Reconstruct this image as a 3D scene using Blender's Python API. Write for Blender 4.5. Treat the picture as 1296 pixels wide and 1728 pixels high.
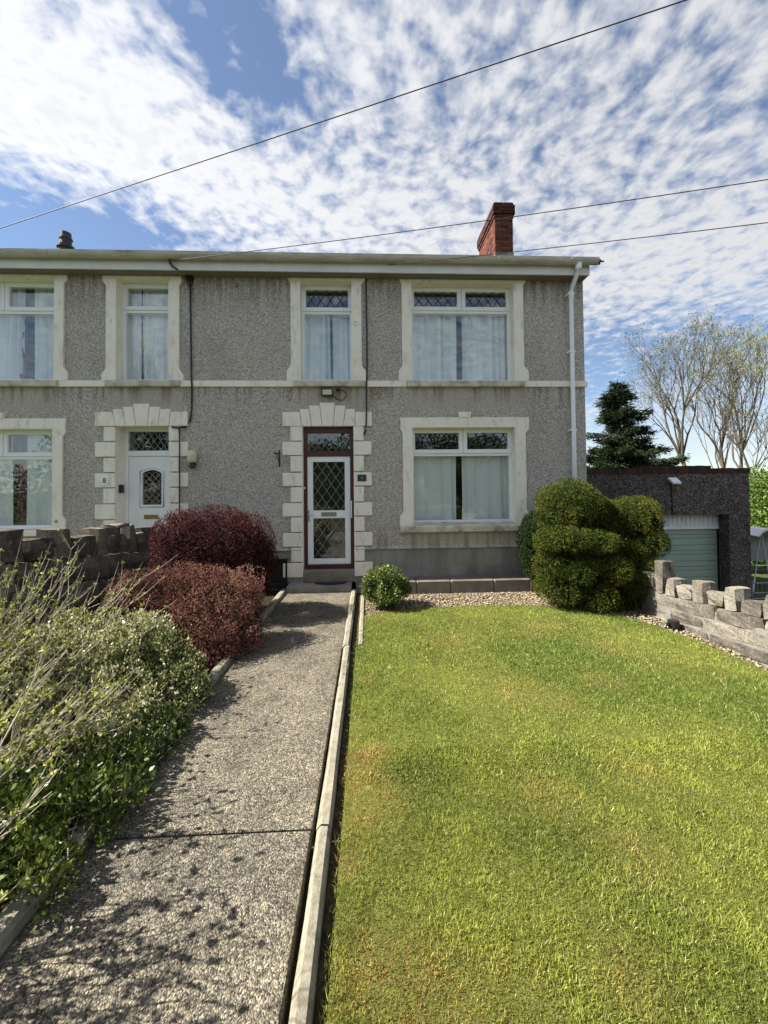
import bpy, bmesh, math, random
import numpy as np
from mathutils import Matrix, Vector

for o in list(bpy.data.objects): bpy.data.objects.remove(o)
S = bpy.context.scene
COL = S.collection
rnd = random.Random(7)
RNG = np.random.default_rng(11)

# ------------------------------------------------------------------ camera
FPX, CX, CY, SHIFT = 650.0, 648.0, 864.0, -52.0      # pixels of the 1296 x 1728 photograph
YAW, PITCH, ROLL = math.atan(27/650), math.radians(1.1), math.radians(0.6)
CAM = np.array([0.0, -6.5, 1.65])
fwd = np.array([math.sin(YAW)*math.cos(PITCH), math.cos(YAW)*math.cos(PITCH), math.sin(PITCH)])
_r = np.array([math.cos(YAW), -math.sin(YAW), 0.0]); _u = np.cross(_r, fwd)
rgt = _r*math.cos(ROLL) - _u*math.sin(ROLL); upv = _u*math.cos(ROLL) + _r*math.sin(ROLL)
cd = bpy.data.cameras.new('camera'); cam = bpy.data.objects.new('camera', cd); COL.objects.link(cam)
cd.sensor_width = 36; cd.lens = FPX/1728*36; cd.shift_y = SHIFT/1728; cd.clip_start = 0.05; cd.clip_end = 3000
m = Matrix.Identity(4)
for i in range(3):
    m[i][0], m[i][1], m[i][2], m[i][3] = rgt[i], upv[i], -fwd[i], CAM[i]
cam.matrix_world = m
S.camera = cam
S.render.resolution_x, S.render.resolution_y = 768, 1024

def _ray(px, py): return fwd + rgt*((px-CX)/FPX) + upv*(-(py-CY-SHIFT)/FPX)
def PY(px, py, y=0.0):
    d = _ray(px, py); return CAM + d*((y-CAM[1])/d[1])
def PZ(px, py, z=0.0):
    d = _ray(px, py); return CAM + d*((z-CAM[2])/d[2])
def WX(px, py=700, y=0.0): return float(PY(px, py, y)[0])
def WZ(px, py, y=0.0): return float(PY(px, py, y)[2])

# ------------------------------------------------------------------ light
SUN_EL, SUN_AZ = math.radians(45), math.radians(0.5)      # from the left, almost along the house front
sdir = Vector((-math.cos(SUN_EL)*math.cos(SUN_AZ), -math.cos(SUN_EL)*math.sin(SUN_AZ), math.sin(SUN_EL)))
sl = bpy.data.lights.new('sun', 'SUN'); sl.energy = 4.3; sl.angle = math.radians(0.53); sl.color = (1.0, 0.945, 0.84)
so = bpy.data.objects.new('sun', sl); COL.objects.link(so)
so.rotation_euler = sdir.to_track_quat('Z', 'Y').to_euler(); so.location = (-20, -5, 30)

S.view_settings.view_transform = 'Standard'; S.view_settings.look = 'None'
S.view_settings.exposure = 1.75; S.view_settings.gamma = 1.0; S.view_settings.use_curve_mapping = False

def build_world():
    w = bpy.data.worlds.new('World'); S.world = w; w.use_nodes = True
    nt = w.node_tree; N = nt.nodes; L = nt.links; N.clear()
    def nd(t, **k):
        n = N.new(t)
        for a, b in k.items(): setattr(n, a, b)
        return n
    def mth(op, a, b=None, c=None, clamp=False):
        n = nd('ShaderNodeMath', operation=op, use_clamp=clamp)
        for i, x in enumerate((a, b, c)):
            if x is None: continue
            if isinstance(x, (int, float)): n.inputs[i].default_value = x
            else: L.new(x, n.inputs[i])
        return n.outputs[0]
    def sstep(x, a, b):
        n = nd('ShaderNodeMapRange', interpolation_type='SMOOTHSTEP')
        L.new(x, n.inputs[0]); n.inputs[1].default_value = a; n.inputs[2].default_value = b
        return n.outputs[0]
    out = nd('ShaderNodeOutputWorld'); bg = nd('ShaderNodeBackground'); bg.inputs[1].default_value = 0.1
    L.new(bg.outputs[0], out.inputs[0])
    sky = nd('ShaderNodeTexSky', sky_type='NISHITA', sun_disc=False, sun_elevation=SUN_EL,
             sun_rotation=math.radians(-90), air_density=1.0, dust_density=0.2, ozone_density=2.0)
    tc = nd('ShaderNodeTexCoord'); sep = nd('ShaderNodeSeparateXYZ'); L.new(tc.outputs['Generated'], sep.inputs[0])
    x, y, z = sep.outputs
    zc = mth('MAXIMUM', z, 0.0)
    zc = mth('ADD', zc, 0.12)
    u = mth('DIVIDE', x, zc); v = mth('DIVIDE', y, zc)
    cb = nd('ShaderNodeCombineXYZ'); L.new(u, cb.inputs[0]); L.new(v, cb.inputs[1])
    def noise(scale, detail, rough, off=(0, 0, 0), vec=None, dist=0.0):
        mp = nd('ShaderNodeMapping'); L.new(vec or cb.outputs[0], mp.inputs[0]); mp.inputs['Location'].default_value = off
        n = nd('ShaderNodeTexNoise'); n.inputs['Scale'].default_value = scale; n.inputs['Detail'].default_value = detail
        n.inputs['Roughness'].default_value = rough; n.inputs['Distortion'].default_value = dist
        L.new(mp.outputs[0], n.inputs[0]); return n
    # warp for the puffs
    wp = noise(3.0, 3, .5, (4, 1, 0))
    wv = nd('ShaderNodeVectorMath', operation='MULTIPLY_ADD'); L.new(wp.outputs['Color'], wv.inputs[0])
    wv.inputs[1].default_value = (.09, .09, 0); L.new(cb.outputs[0], wv.inputs[2])
    puff = noise(17, 3, .5, (0, 0, 0), wv.outputs[0])
    fine = noise(44, 4, .55, (3, 7, 0), wv.outputs[0])
    big = noise(1.1, 5, .5, (2.3, 5.1, 0))
    # coverage: thick on the left, a blue gap right of it, mackerel cloud elsewhere
    def blob(cx, cy, sx, sy, ang=0.0):
        ca, sa = math.cos(ang), math.sin(ang)
        du = mth('SUBTRACT', u, cx); dv = mth('SUBTRACT', v, cy)
        a = mth('ADD', mth('MULTIPLY', du, ca/sx), mth('MULTIPLY', dv, sa/sx))
        b = mth('ADD', mth('MULTIPLY', du, -sa/sy), mth('MULTIPLY', dv, ca/sy))
        r2 = mth('ADD', mth('MULTIPLY', a, a), mth('MULTIPLY', b, b))
        return mth('EXPONENT', mth('MULTIPLY', r2, -1.0))
    def at(px, py):
        d = _ray(px, py); d = d/np.linalg.norm(d); zz = max(d[2], 0)+.12
        return d[0]/zz, d[1]/zz
    cov = mth('ADD', mth('MULTIPLY', mth('SUBTRACT', big.outputs[0], 0.5), 0.75), 0.10)
    def add(px, py, sx, sy, amt, ang=0.0):
        nonlocal cov
        cx, cy = at(px, py)
        cov = mth('ADD', cov, mth('MULTIPLY', blob(cx, cy, sx, sy, ang), amt))
    add(45, 160, .40, .26, .40)          # bright bank upper left
    add(400, 80, .13, .22, -.52, -.35)   # blue gap
    add(60, 392, .50, .20, -.50)         # blue low left
    add(430, 330, .40, .22, .26)
    add(1000, 220, .5, .5, .0)
    add(1150, 430, .8, .4, .26)
    add(1060, 590, .55, .5, -.26)
    d1 = mth('MULTIPLY', mth('SUBTRACT', puff.outputs[0], 0.5), 1.25)
    d2 = mth('MULTIPLY', mth('SUBTRACT', fine.outputs[0], 0.5), 0.42)
    tot = mth('ADD', mth('ADD', cov, d1), d2)
    alpha = sstep(tot, -.25, .50)
    # thin veil everywhere near the horizon
    veil = sstep(z, .40, .02)
    alpha = mth('MAXIMUM', alpha, mth('MULTIPLY', veil, .08))
    alpha = mth('MAXIMUM', mth('MULTIPLY', alpha, .95), .06)
    # cloud brightness: thick parts a little greyer, lit side towards the sun
    thick = sstep(tot, .25, .8)
    sidef = sstep(x, .75, -.75)
    bri = mth('ADD', mth('SUBTRACT', 2.55, mth('MULTIPLY', thick, .45)), mth('MULTIPLY', sidef, .75))
    cc = nd('ShaderNodeCombineXYZ'); L.new(mth('MULTIPLY', bri, 1.0), cc.inputs[0]); L.new(bri, cc.inputs[1]); L.new(mth('MULTIPLY', bri, 1.01), cc.inputs[2])
    sk = nd('ShaderNodeVectorMath', operation='MULTIPLY'); L.new(sky.outputs[0], sk.inputs[0]); sk.inputs[1].default_value = (.40, .43, .46)
    mx = nd('ShaderNodeMix', data_type='RGBA'); L.new(alpha, mx.inputs['Factor']); L.new(sk.outputs[0], mx.inputs['A']); L.new(cc.outputs[0], mx.inputs['B'])
    L.new(mx.outputs['Result'], bg.inputs[0])
build_world()

# ------------------------------------------------------------------ materials
MATS = {}
class NT:
    def __init__(s, name):
        s.m = bpy.data.materials.new(name); s.m.use_nodes = True
        s.nt = s.m.node_tree; s.N = s.nt.nodes; s.L = s.nt.links
        s.b = s.N['Principled BSDF']; s.out = s.N['Material Output']
        s.tc = s.N.new('ShaderNodeTexCoord'); s.co = s.tc.outputs['Object']
    def noise(s, scale, detail=4, rough=.55, vec=None, stretch=None):
        v = vec or s.co
        if stretch:
            mp = s.N.new('ShaderNodeMapping'); mp.inputs['Scale'].default_value = stretch; s.L.new(v, mp.inputs[0]); v = mp.outputs[0]
        n = s.N.new('ShaderNodeTexNoise'); n.inputs['Scale'].default_value = scale; n.inputs['Detail'].default_value = detail
        n.inputs['Roughness'].default_value = rough; s.L.new(v, n.inputs[0]); return n.outputs[0]
    def vor(s, scale, feature='F1', out='Color', rand=1.0):
        n = s.N.new('ShaderNodeTexVoronoi'); n.feature = feature; n.inputs['Scale'].default_value = scale
        n.inputs['Randomness'].default_value = rand
        s.L.new(s.co, n.inputs[0]); return n.outputs[out]
    def ramp(s, x, stops, interp='LINEAR'):
        r = s.N.new('ShaderNodeValToRGB'); r.color_ramp.interpolation = interp; e = r.color_ramp.elements
        e[0].position, e[1].position = stops[0][0], stops[-1][0]
        e[0].color = (*stops[0][1], 1); e[1].color = (*stops[-1][1], 1)
        for p, c in stops[1:-1]:
            q = e.new(p); q.color = (*c, 1)
        s.L.new(x, r.inputs[0]); return r.outputs[0]
    def mix(s, f, a, b, mode='MIX'):
        n = s.N.new('ShaderNodeMix'); n.data_type = 'RGBA'; n.blend_type = mode
        for k, x in (('Factor', f), ('A', a), ('B', b)):
            if isinstance(x, (int, float)): n.inputs[k].default_value = x
            elif isinstance(x, tuple): n.inputs[k].default_value = (*x, 1)
            else: s.L.new(x, n.inputs[k])
        return n.outputs['Result']
    def math(s, op, a, b=0.0, clamp=False):
        n = s.N.new('ShaderNodeMath'); n.operation = op; n.use_clamp = clamp
        for i, x in enumerate((a, b)):
            if isinstance(x, (int, float)): n.inputs[i].default_value = x
            else: s.L.new(x, n.inputs[i])
        return n.outputs[0]
    def col(s, x):
        if isinstance(x, tuple): s.b.inputs['Base Color'].default_value = (*x, 1)
        else: s.L.new(x, s.b.inputs['Base Color'])
    def set(s, rough=.6, spec=.5, metal=0.0):
        s.b.inputs['Roughness'].default_value = rough; s.b.inputs['Specular IOR Level'].default_value = spec; s.b.inputs['Metallic'].default_value = metal
    def bump(s, h, strength=.5, dist=.01):
        n = s.N.new('ShaderNodeBump'); n.inputs['Strength'].default_value = strength; n.inputs['Distance'].default_value = dist
        s.L.new(h, n.inputs['Height']); s.L.new(n.outputs[0], s.b.inputs['Normal'])
    def objrand(s):
        n = s.N.new('ShaderNodeObjectInfo'); return n.outputs['Random']
    def done(s, key): MATS[key] = s.m; return s.m

def plain(key, c, rough=.5, spec=.5, metal=0.0, var=.12, vs=9, bump=0.0, bs=60):
    t = NT(key)
    d = tuple(max(0, x*(1-var)) for x in c); e = tuple(min(1, x*(1+var)) for x in c)
    t.col(t.ramp(t.noise(vs, 5, .6), [(.3, d), (.7, e)])); t.set(rough, spec, metal)
    if bump: t.bump(t.noise(bs, 3), bump, .004)
    return t.done(key)

def speckle(key, stops, scale, stain, bump=.6, bdist=.008, rough=.9, fine=1.0, streak=True):
    t = NT(key)
    v = t.vor(scale); sp = t.N.new('ShaderNodeSeparateColor'); t.L.new(v, sp.inputs[0])
    c = t.ramp(sp.outputs[0], stops)
    n2 = t.ramp(t.noise(scale*.45, 3, .6), [(.3, (.72,)*3), (.7, (1.22,)*3)])
    c = t.mix(1.0, c, n2, 'MULTIPLY')
    st = t.noise(.9, 6, .62, stretch=(1.0, 1.0, .45) if streak else None)
    c = t.mix(1.0, c, t.ramp(st, [(.28, stain[0]), (.5, (1, 1, 1)), (.74, stain[1])]), 'MULTIPLY')
    t.col(c); t.set(rough, .25)
    d = t.vor(scale, out='Distance')
    t.bump(d, bump, bdist)
    return t.done(key)

speckle('roughcast', [(0, (.25, .226, .195)), (.25, (.40, .367, .32)), (.7, (.51, .47, .412)), (1, (.64, .592, .525))], 68,
        ((.84, .83, .81), (1.08, 1.05, .98)), .7, .012)
speckle('garage_cast', [(0, (.03, .026, .023)), (.4, (.088, .075, .064)), (.8, (.155, .133, .114)), (1, (.27, .235, .20))], 45,
        ((.65, .62, .6), (1.25, 1.1, 1.0)), 1.0, .014)
def roughcast_wear():
    """smoother beige render patches below the sills, brown damp streaks under the eaves"""
    m_ = MATS['roughcast']; nt = m_.node_tree; N, L = nt.nodes, nt.links
    b = N['Principled BSDF']; src = b.inputs['Base Color'].links[0].from_socket
    tc = [n for n in N if n.type == 'TEX_COORD'][0].outputs['Object']
    wn = N.new('ShaderNodeTexNoise'); wn.inputs['Scale'].default_value = 3.0; wn.inputs['Detail'].default_value = 5; L.new(tc, wn.inputs[0])
    wv = N.new('ShaderNodeVectorMath'); wv.operation = 'MULTIPLY_ADD'; L.new(wn.outputs['Color'], wv.inputs[0]); wv.inputs[1].default_value = (.22, 0, .16); L.new(tc, wv.inputs[2])
    sp = N.new('ShaderNodeSeparateXYZ'); L.new(wv.outputs[0], sp.inputs[0]); X, Z = sp.outputs[0], sp.outputs[2]
    def ss(x, a, c):
        n = N.new('ShaderNodeMapRange'); n.interpolation_type = 'SMOOTHSTEP'; L.new(x, n.inputs[0]); n.inputs[1].default_value = a; n.inputs[2].default_value = c; return n.outputs[0]
    def mul(a, c, op='MULTIPLY'):
        n = N.new('ShaderNodeMath'); n.operation = op
        for i_, q in enumerate((a, c)):
            if isinstance(q, (int, float)): n.inputs[i_].default_value = q
            else: L.new(q, n.inputs[i_])
        return n.outputs[0]
    tot = None
    for x0, x1, z0, z1 in ((WX(500), WX(618), 2.98, 3.5), (WX(690), WX(885), 2.98, 3.5), (WX(180), WX(306), 2.98, 3.5), (-7.2, WX(100), 2.98, 3.5), (WX(680), WX(893), .4, 1.12), (-7.2, WX(106), .4, 1.1)):
        x0, x1, z0, z1 = x0+.11, x1+.11, z0+.08, z1+.08
        r = mul(mul(ss(X, x0-.06, x0+.06), ss(X, x1+.06, x1-.06)), mul(ss(Z, z0-.12, z0+.12), ss(Z, z1+.05, z1-.02)))
        tot = r if tot is None else mul(tot, r, 'MAXIMUM')
    mx = N.new('ShaderNodeMix'); mx.data_type = 'RGBA'; L.new(mul(tot, .62), mx.inputs['Factor']); L.new(src, mx.inputs['A']); mx.inputs['B'].default_value = (.46, .41, .335, 1)
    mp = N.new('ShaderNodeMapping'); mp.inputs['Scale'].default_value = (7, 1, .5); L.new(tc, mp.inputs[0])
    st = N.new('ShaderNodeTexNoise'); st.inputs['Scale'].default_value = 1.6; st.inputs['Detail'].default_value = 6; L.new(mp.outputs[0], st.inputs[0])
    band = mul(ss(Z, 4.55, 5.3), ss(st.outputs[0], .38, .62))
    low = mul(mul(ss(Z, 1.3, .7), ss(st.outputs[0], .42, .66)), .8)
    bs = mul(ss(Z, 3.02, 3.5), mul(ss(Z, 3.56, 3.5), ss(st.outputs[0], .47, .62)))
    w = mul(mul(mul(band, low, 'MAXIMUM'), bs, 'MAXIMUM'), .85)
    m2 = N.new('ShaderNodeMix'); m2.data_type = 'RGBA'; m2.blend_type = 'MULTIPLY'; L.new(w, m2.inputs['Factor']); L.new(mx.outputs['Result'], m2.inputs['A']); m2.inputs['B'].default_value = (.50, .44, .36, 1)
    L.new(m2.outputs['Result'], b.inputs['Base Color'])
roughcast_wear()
def m_cement():
    t = NT('cement')
    c = t.ramp(t.noise(2.2, 7, .65), [(.25, (.17, .16, .145)), (.5, (.27, .255, .225)), (.75, (.36, .34, .30))])
    c = t.mix(1.0, c, t.ramp(t.noise(6, 5, .6, stretch=(1, 1, .15)), [(.35, (.82, .82, .82)), (.65, (1.08, 1.07, 1.04))]), 'MULTIPLY')
    t.col(c); t.set(.9, .25); t.bump(t.noise(90, 4), .25, .004); t.done('cement')
m_cement()
def m_cream():
    t = NT('cream_paint')
    c = t.ramp(t.noise(3.5, 6, .62), [(.25, (.77, .69, .55)), (.5, (.86, .80, .685)), (.8, (.89, .84, .74))])
    st = t.noise(11, 6, .7, stretch=(1, 1, .35))
    c = t.mix(t.ramp(st, [(.55, (0, 0, 0)), (.78, (.8, .8, .8))]), c, (.38, .345, .28))
    t.col(c); t.set(.7, .3); t.bump(t.noise(70, 5), .22, .004); t.done('cream_paint')
m_cream()
def m_sill():
    t = NT('weathered_sill')
    c = t.ramp(t.noise(5, 7, .7), [(.3, (.20, .18, .145)), (.48, (.52, .48, .39)), (.7, (.70, .66, .55))])
    t.col(c); t.set(.8, .25); t.bump(t.noise(60, 5), .35, .005); t.done('weathered_sill')
m_sill()
def m_upvc():
    t = NT('white_upvc'); t.col(t.ramp(t.noise(4, 5), [(.3, (.82, .83, .84)), (.7, (.88, .89, .90))])); t.set(.28, .5); t.done('white_upvc')
m_upvc()
def m_gutter():
    t = NT('gutter_plastic')
    c = t.ramp(t.noise(2.0, 7, .7, stretch=(1, 3, 6)), [(.3, (.24, .22, .165)), (.5, (.46, .43, .35)), (.7, (.60, .58, .51))])
    t.col(c); t.set(.5, .4); t.done('gutter_plastic')
m_gutter()
plain('fascia_white', (.70, .69, .67), .4, .4, var=.10, vs=3)
plain('soffit', (.20, .17, .14), .8)
plain('brown_frame', (.075, .022, .016), .35, .5, var=.25)
plain('black_plastic', (.012, .012, .013), .4)
plain('black_iron', (.01, .01, .01), .55)
plain('dark_room', (.03, .028, .025), .9)  # near-black, stands in for the dimness of unlit rooms
plain('lead', (.03, .032, .036), .6)
plain('pale_lead', (.30, .285, .24), .5)
plain('brass', (.35, .22, .06), .35, .5, .8)
plain('lamp_cream', (.62, .58, .40), .4)
plain('steel', (.45, .45, .45), .3, .5, 1.0)
plain('wire', (.025, .025, .028), .6)
plain('wire_pale', (.38, .37, .33), .6)
plain('mat', (.018, .018, .022), .95, bump=.6, bs=300)
plain('slate', (.045, .043, .045), .7, var=.3, vs=6)
plain('sage_door', (.33, .41, .31), .5, .4, var=.06, vs=2)
plain('white_wood', (.84, .82, .78), .55, var=.08)
plain('bark', (.07, .056, .042), .9, var=.35, vs=14, bump=.5, bs=40)
plain('bark_pale', (.085, .07, .05), .9, var=.3, vs=10, bump=.4, bs=40)
plain('twig', (.40, .35, .27), .75, var=.35, vs=20)
plain('twig_dark', (.07, .045, .035), .85, var=.3, vs=20)
plain('pole_wood', (.16, .11, .07), .8, var=.25)
plain('white_metal', (.72, .73, .74), .4)
plain('grey_metal', (.22, .24, .26), .45, .5, .4)
plain('step_grey', (.165, .145, .12), .85, var=.25, vs=7, bump=.4)
plain('step_stone', (.215, .18, .145), .8, var=.2, vs=8, bump=.3)
plain('maroon_cloth', (.10, .015, .025), .9)
def m_brick():
    t = NT('red_brick'); r = t.N.new('ShaderNodeAttribute'); r.attribute_name = 'Col'
    c = t.mix(1.0, r.outputs[0], t.ramp(t.noise(20, 5), [(.3, (.6, .6, .6)), (.7, (1.25, 1.2, 1.15))]), 'MULTIPLY')
    t.col(c); t.set(.9, .2); t.bump(t.noise(80, 4), .4, .005); t.done('red_brick')
m_brick()
plain('mortar', (.26, .22, .19), .95)
plain('wall_mortar', (.17, .158, .138), .95, var=.3, vs=12, bump=.6, bs=70)
def m_stone(key, stops, moss):
    t = NT(key)
    n = t.noise(7, 8, .68); r = t.objrand()
    k = t.math('ADD', n, t.math('MULTIPLY', t.math('SUBTRACT', r, .5), .34))
    c = t.ramp(k, stops)
    c = t.mix(t.ramp(t.noise(16, 6, .7), [(.55, (0, 0, 0)), (.70, (.8, .8, .8))]), c, moss)
    t.col(c); t.set(.95, .2); c2 = t.ramp(t.noise(45, 6, .7), [(.32, (.45, .43, .40)), (.5, (1, 1, 1)), (.7, (1.3, 1.28, 1.22))]); t.col(t.mix(1.0, c, c2, 'MULTIPLY')); t.bump(t.noise(26, 8, .75), 1.0, .03); t.done(key)
m_stone('pale_stone', [(.25, (.085, .076, .064)), (.45, (.19, .17, .142)), (.58, (.275, .25, .21)), (.8, (.40, .375, .325))], (.12, .105, .085))
m_stone('dark_stone', [(.25, (.05, .044, .038)), (.45, (.12, .105, .088)), (.65, (.21, .185, .15)), (.85, (.34, .31, .26))], (.27, .25, .21))
def m_path():
    t = NT('aggregate')
    v = t.vor(165); sp = t.N.new('ShaderNodeSeparateColor'); t.L.new(v, sp.inputs[0])
    c = t.ramp(sp.outputs[0], [(0, (.03, .027, .023)), (.3, (.085, .077, .062)), (.65, (.165, .148, .115)), (1, (.33, .295, .225))])
    c = t.mix(1.0, c, t.ramp(t.noise(1.6, 6, .6), [(.3, (.72, .72, .73)), (.7, (1.15, 1.12, 1.05))]), 'MULTIPLY')
    c = t.mix(1.0, c, t.ramp(t.noise(30, 4, .6), [(.3, (.62, .62, .62)), (.7, (1.3, 1.3, 1.3))]), 'MULTIPLY')
    c = t.mix(1.0, c, t.ramp(t.noise(4.5, 7, .72), [(.34, (.62, .62, .60)), (.52, (1, 1, 1)), (.72, (1.22, 1.19, 1.12))]), 'MULTIPLY')
    sx = t.N.new('ShaderNodeSeparateXYZ'); t.L.new(t.co, sx.inputs[0])          # moss and soil washed along both edges
    ed = t.math('ADD', t.math('MULTIPLY', t.math('ABSOLUTE', t.math('ADD', sx.outputs[0], .80)), 1.0), t.math('MULTIPLY', t.noise(7, 6, .7), .30))
    c = t.mix(t.ramp(ed, [(.60, (0, 0, 0)), (.74, (.7, .7, .7))]), c, (.05, .046, .03))
    t.col(c); t.set(.85, .3)
    t.bump(t.math('ADD', t.math('MULTIPLY', t.vor(165, out='Distance'), -1.0), t.math('MULTIPLY', t.noise(40, 4), 1.2)), .75, .007)
    t.done('aggregate')
m_path()
def m_kerb():
    t = NT('kerb_concrete')
    c = t.ramp(t.noise(14, 7, .7), [(.28, (.10, .088, .066)), (.5, (.23, .21, .158)), (.75, (.34, .31, .24))])
    c = t.mix(t.ramp(t.noise(150, 2), [(.62, (0, 0, 0)), (.72, (.7, .7, .7))]), c, (.12, .11, .09))
    t.col(c); t.set(.9, .25); t.bump(t.noise(120, 4, .7), .7, .006); t.done('kerb_concrete')
m_kerb()
def m_soil(key, a, b):
    t = NT(key); t.col(t.ramp(t.noise(25, 7, .7), [(.3, a), (.7, b)])); t.set(1, .1); t.bump(t.noise(40, 6, .7), 1.0, .03); t.done(key)
m_soil('soil', (.012, .009, .006), (.055, .042, .03))
m_soil('edge_soil', (.03, .024, .014), (.16, .125, .07))
m_soil('thatch', (.07, .09, .016), (.18, .20, .045))
m_soil('field', (.035, .055, .018), (.09, .11, .04))
m_soil('drive_asphalt', (.035, .035, .035), (.075, .072, .068))
m_soil('gravel_bed_mat', (.06, .048, .035), (.22, .18, .125))
def m_attr(key, rough=.6, trans=.25, spec=.35):
    t = NT(key); a = t.N.new('ShaderNodeAttribute'); a.attribute_name = 'Col'
    t.L.new(a.outputs[0], t.b.inputs['Base Color']); t.set(rough, spec)
    if trans:
        tr = t.N.new('ShaderNodeBsdfTranslucent'); t.L.new(a.outputs[0], tr.inputs[0])
        mx = t.N.new('ShaderNodeMixShader'); mx.inputs[0].default_value = trans
        t.L.new(t.b.outputs[0], mx.inputs[1]); t.L.new(tr.outputs[0], mx.inputs[2]); t.L.new(mx.outputs[0], t.out.inputs[0])
    t.done(key)
m_attr('leaf', .75, .28, .12); m_attr('glossy_leaf', .42, .22, .4); m_attr('grass_blade', .55, .30, .25); m_attr('pebble', .85, 0, .2)
def m_glass():
    t = NT('window_glass'); N, L = t.N, t.L
    N.remove(t.b)
    lw = N.new('ShaderNodeLayerWeight'); lw.inputs[0].default_value = .5
    fr = N.new('ShaderNodeMath'); fr.operation = 'MULTIPLY_ADD'; L.new(t.math('POWER', lw.outputs['Facing'], 5.0), fr.inputs[0]); fr.inputs[1].default_value = .89; fr.inputs[2].default_value = .085
    tr = N.new('ShaderNodeBsdfTransparent'); tr.inputs[0].default_value = (.94, .965, .96, 1)
    gl = N.new('ShaderNodeBsdfGlossy'); gl.inputs['Roughness'].default_value = .015; gl.inputs[0].default_value = (1, 1, 1, 1)
    n = t.noise(2.2, 2, .5); bp = N.new('ShaderNodeBump'); bp.inputs['Strength'].default_value = .05; bp.inputs['Distance'].default_value = .02
    L.new(n, bp.inputs['Height']); L.new(bp.outputs[0], gl.inputs['Normal'])
    mx = N.new('ShaderNodeMixShader'); L.new(fr.outputs[0], mx.inputs[0]); L.new(tr.outputs[0], mx.inputs[1]); L.new(gl.outputs[0], mx.inputs[2])
    L.new(mx.outputs[0], t.out.inputs[0]); t.done('window_glass')
m_glass()
def m_cloth(key, c, tr):
    t = NT(key); t.col(c); t.set(.9, .1)
    a = t.N.new('ShaderNodeBsdfTranslucent'); a.inputs[0].default_value = (*c, 1)
    mx = t.N.new('ShaderNodeMixShader'); mx.inputs[0].default_value = tr
    t.L.new(t.b.outputs[0], mx.inputs[1]); t.L.new(a.outputs[0], mx.inputs[2]); t.L.new(mx.outputs[0], t.out.inputs[0]); t.done(key)
m_cloth('curtain_cloth', (.92, .93, .92), .12)

# ------------------------------------------------------------------ mesh helpers
def link(o, parent=None):
    COL.objects.link(o)
    if parent is not None: o.parent = parent
    return o
def tag(o, label=None, cat=None, group=None, kind=None):
    if label: o['label'] = label
    if cat: o['category'] = cat
    if group: o['group'] = group
    if kind: o['kind'] = kind
    return o
def empty(name, loc, label, cat, group=None):
    o = bpy.data.objects.new(name, None); o.empty_display_size = .2; link(o); o.location = loc
    return tag(o, label, cat, group)

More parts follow.
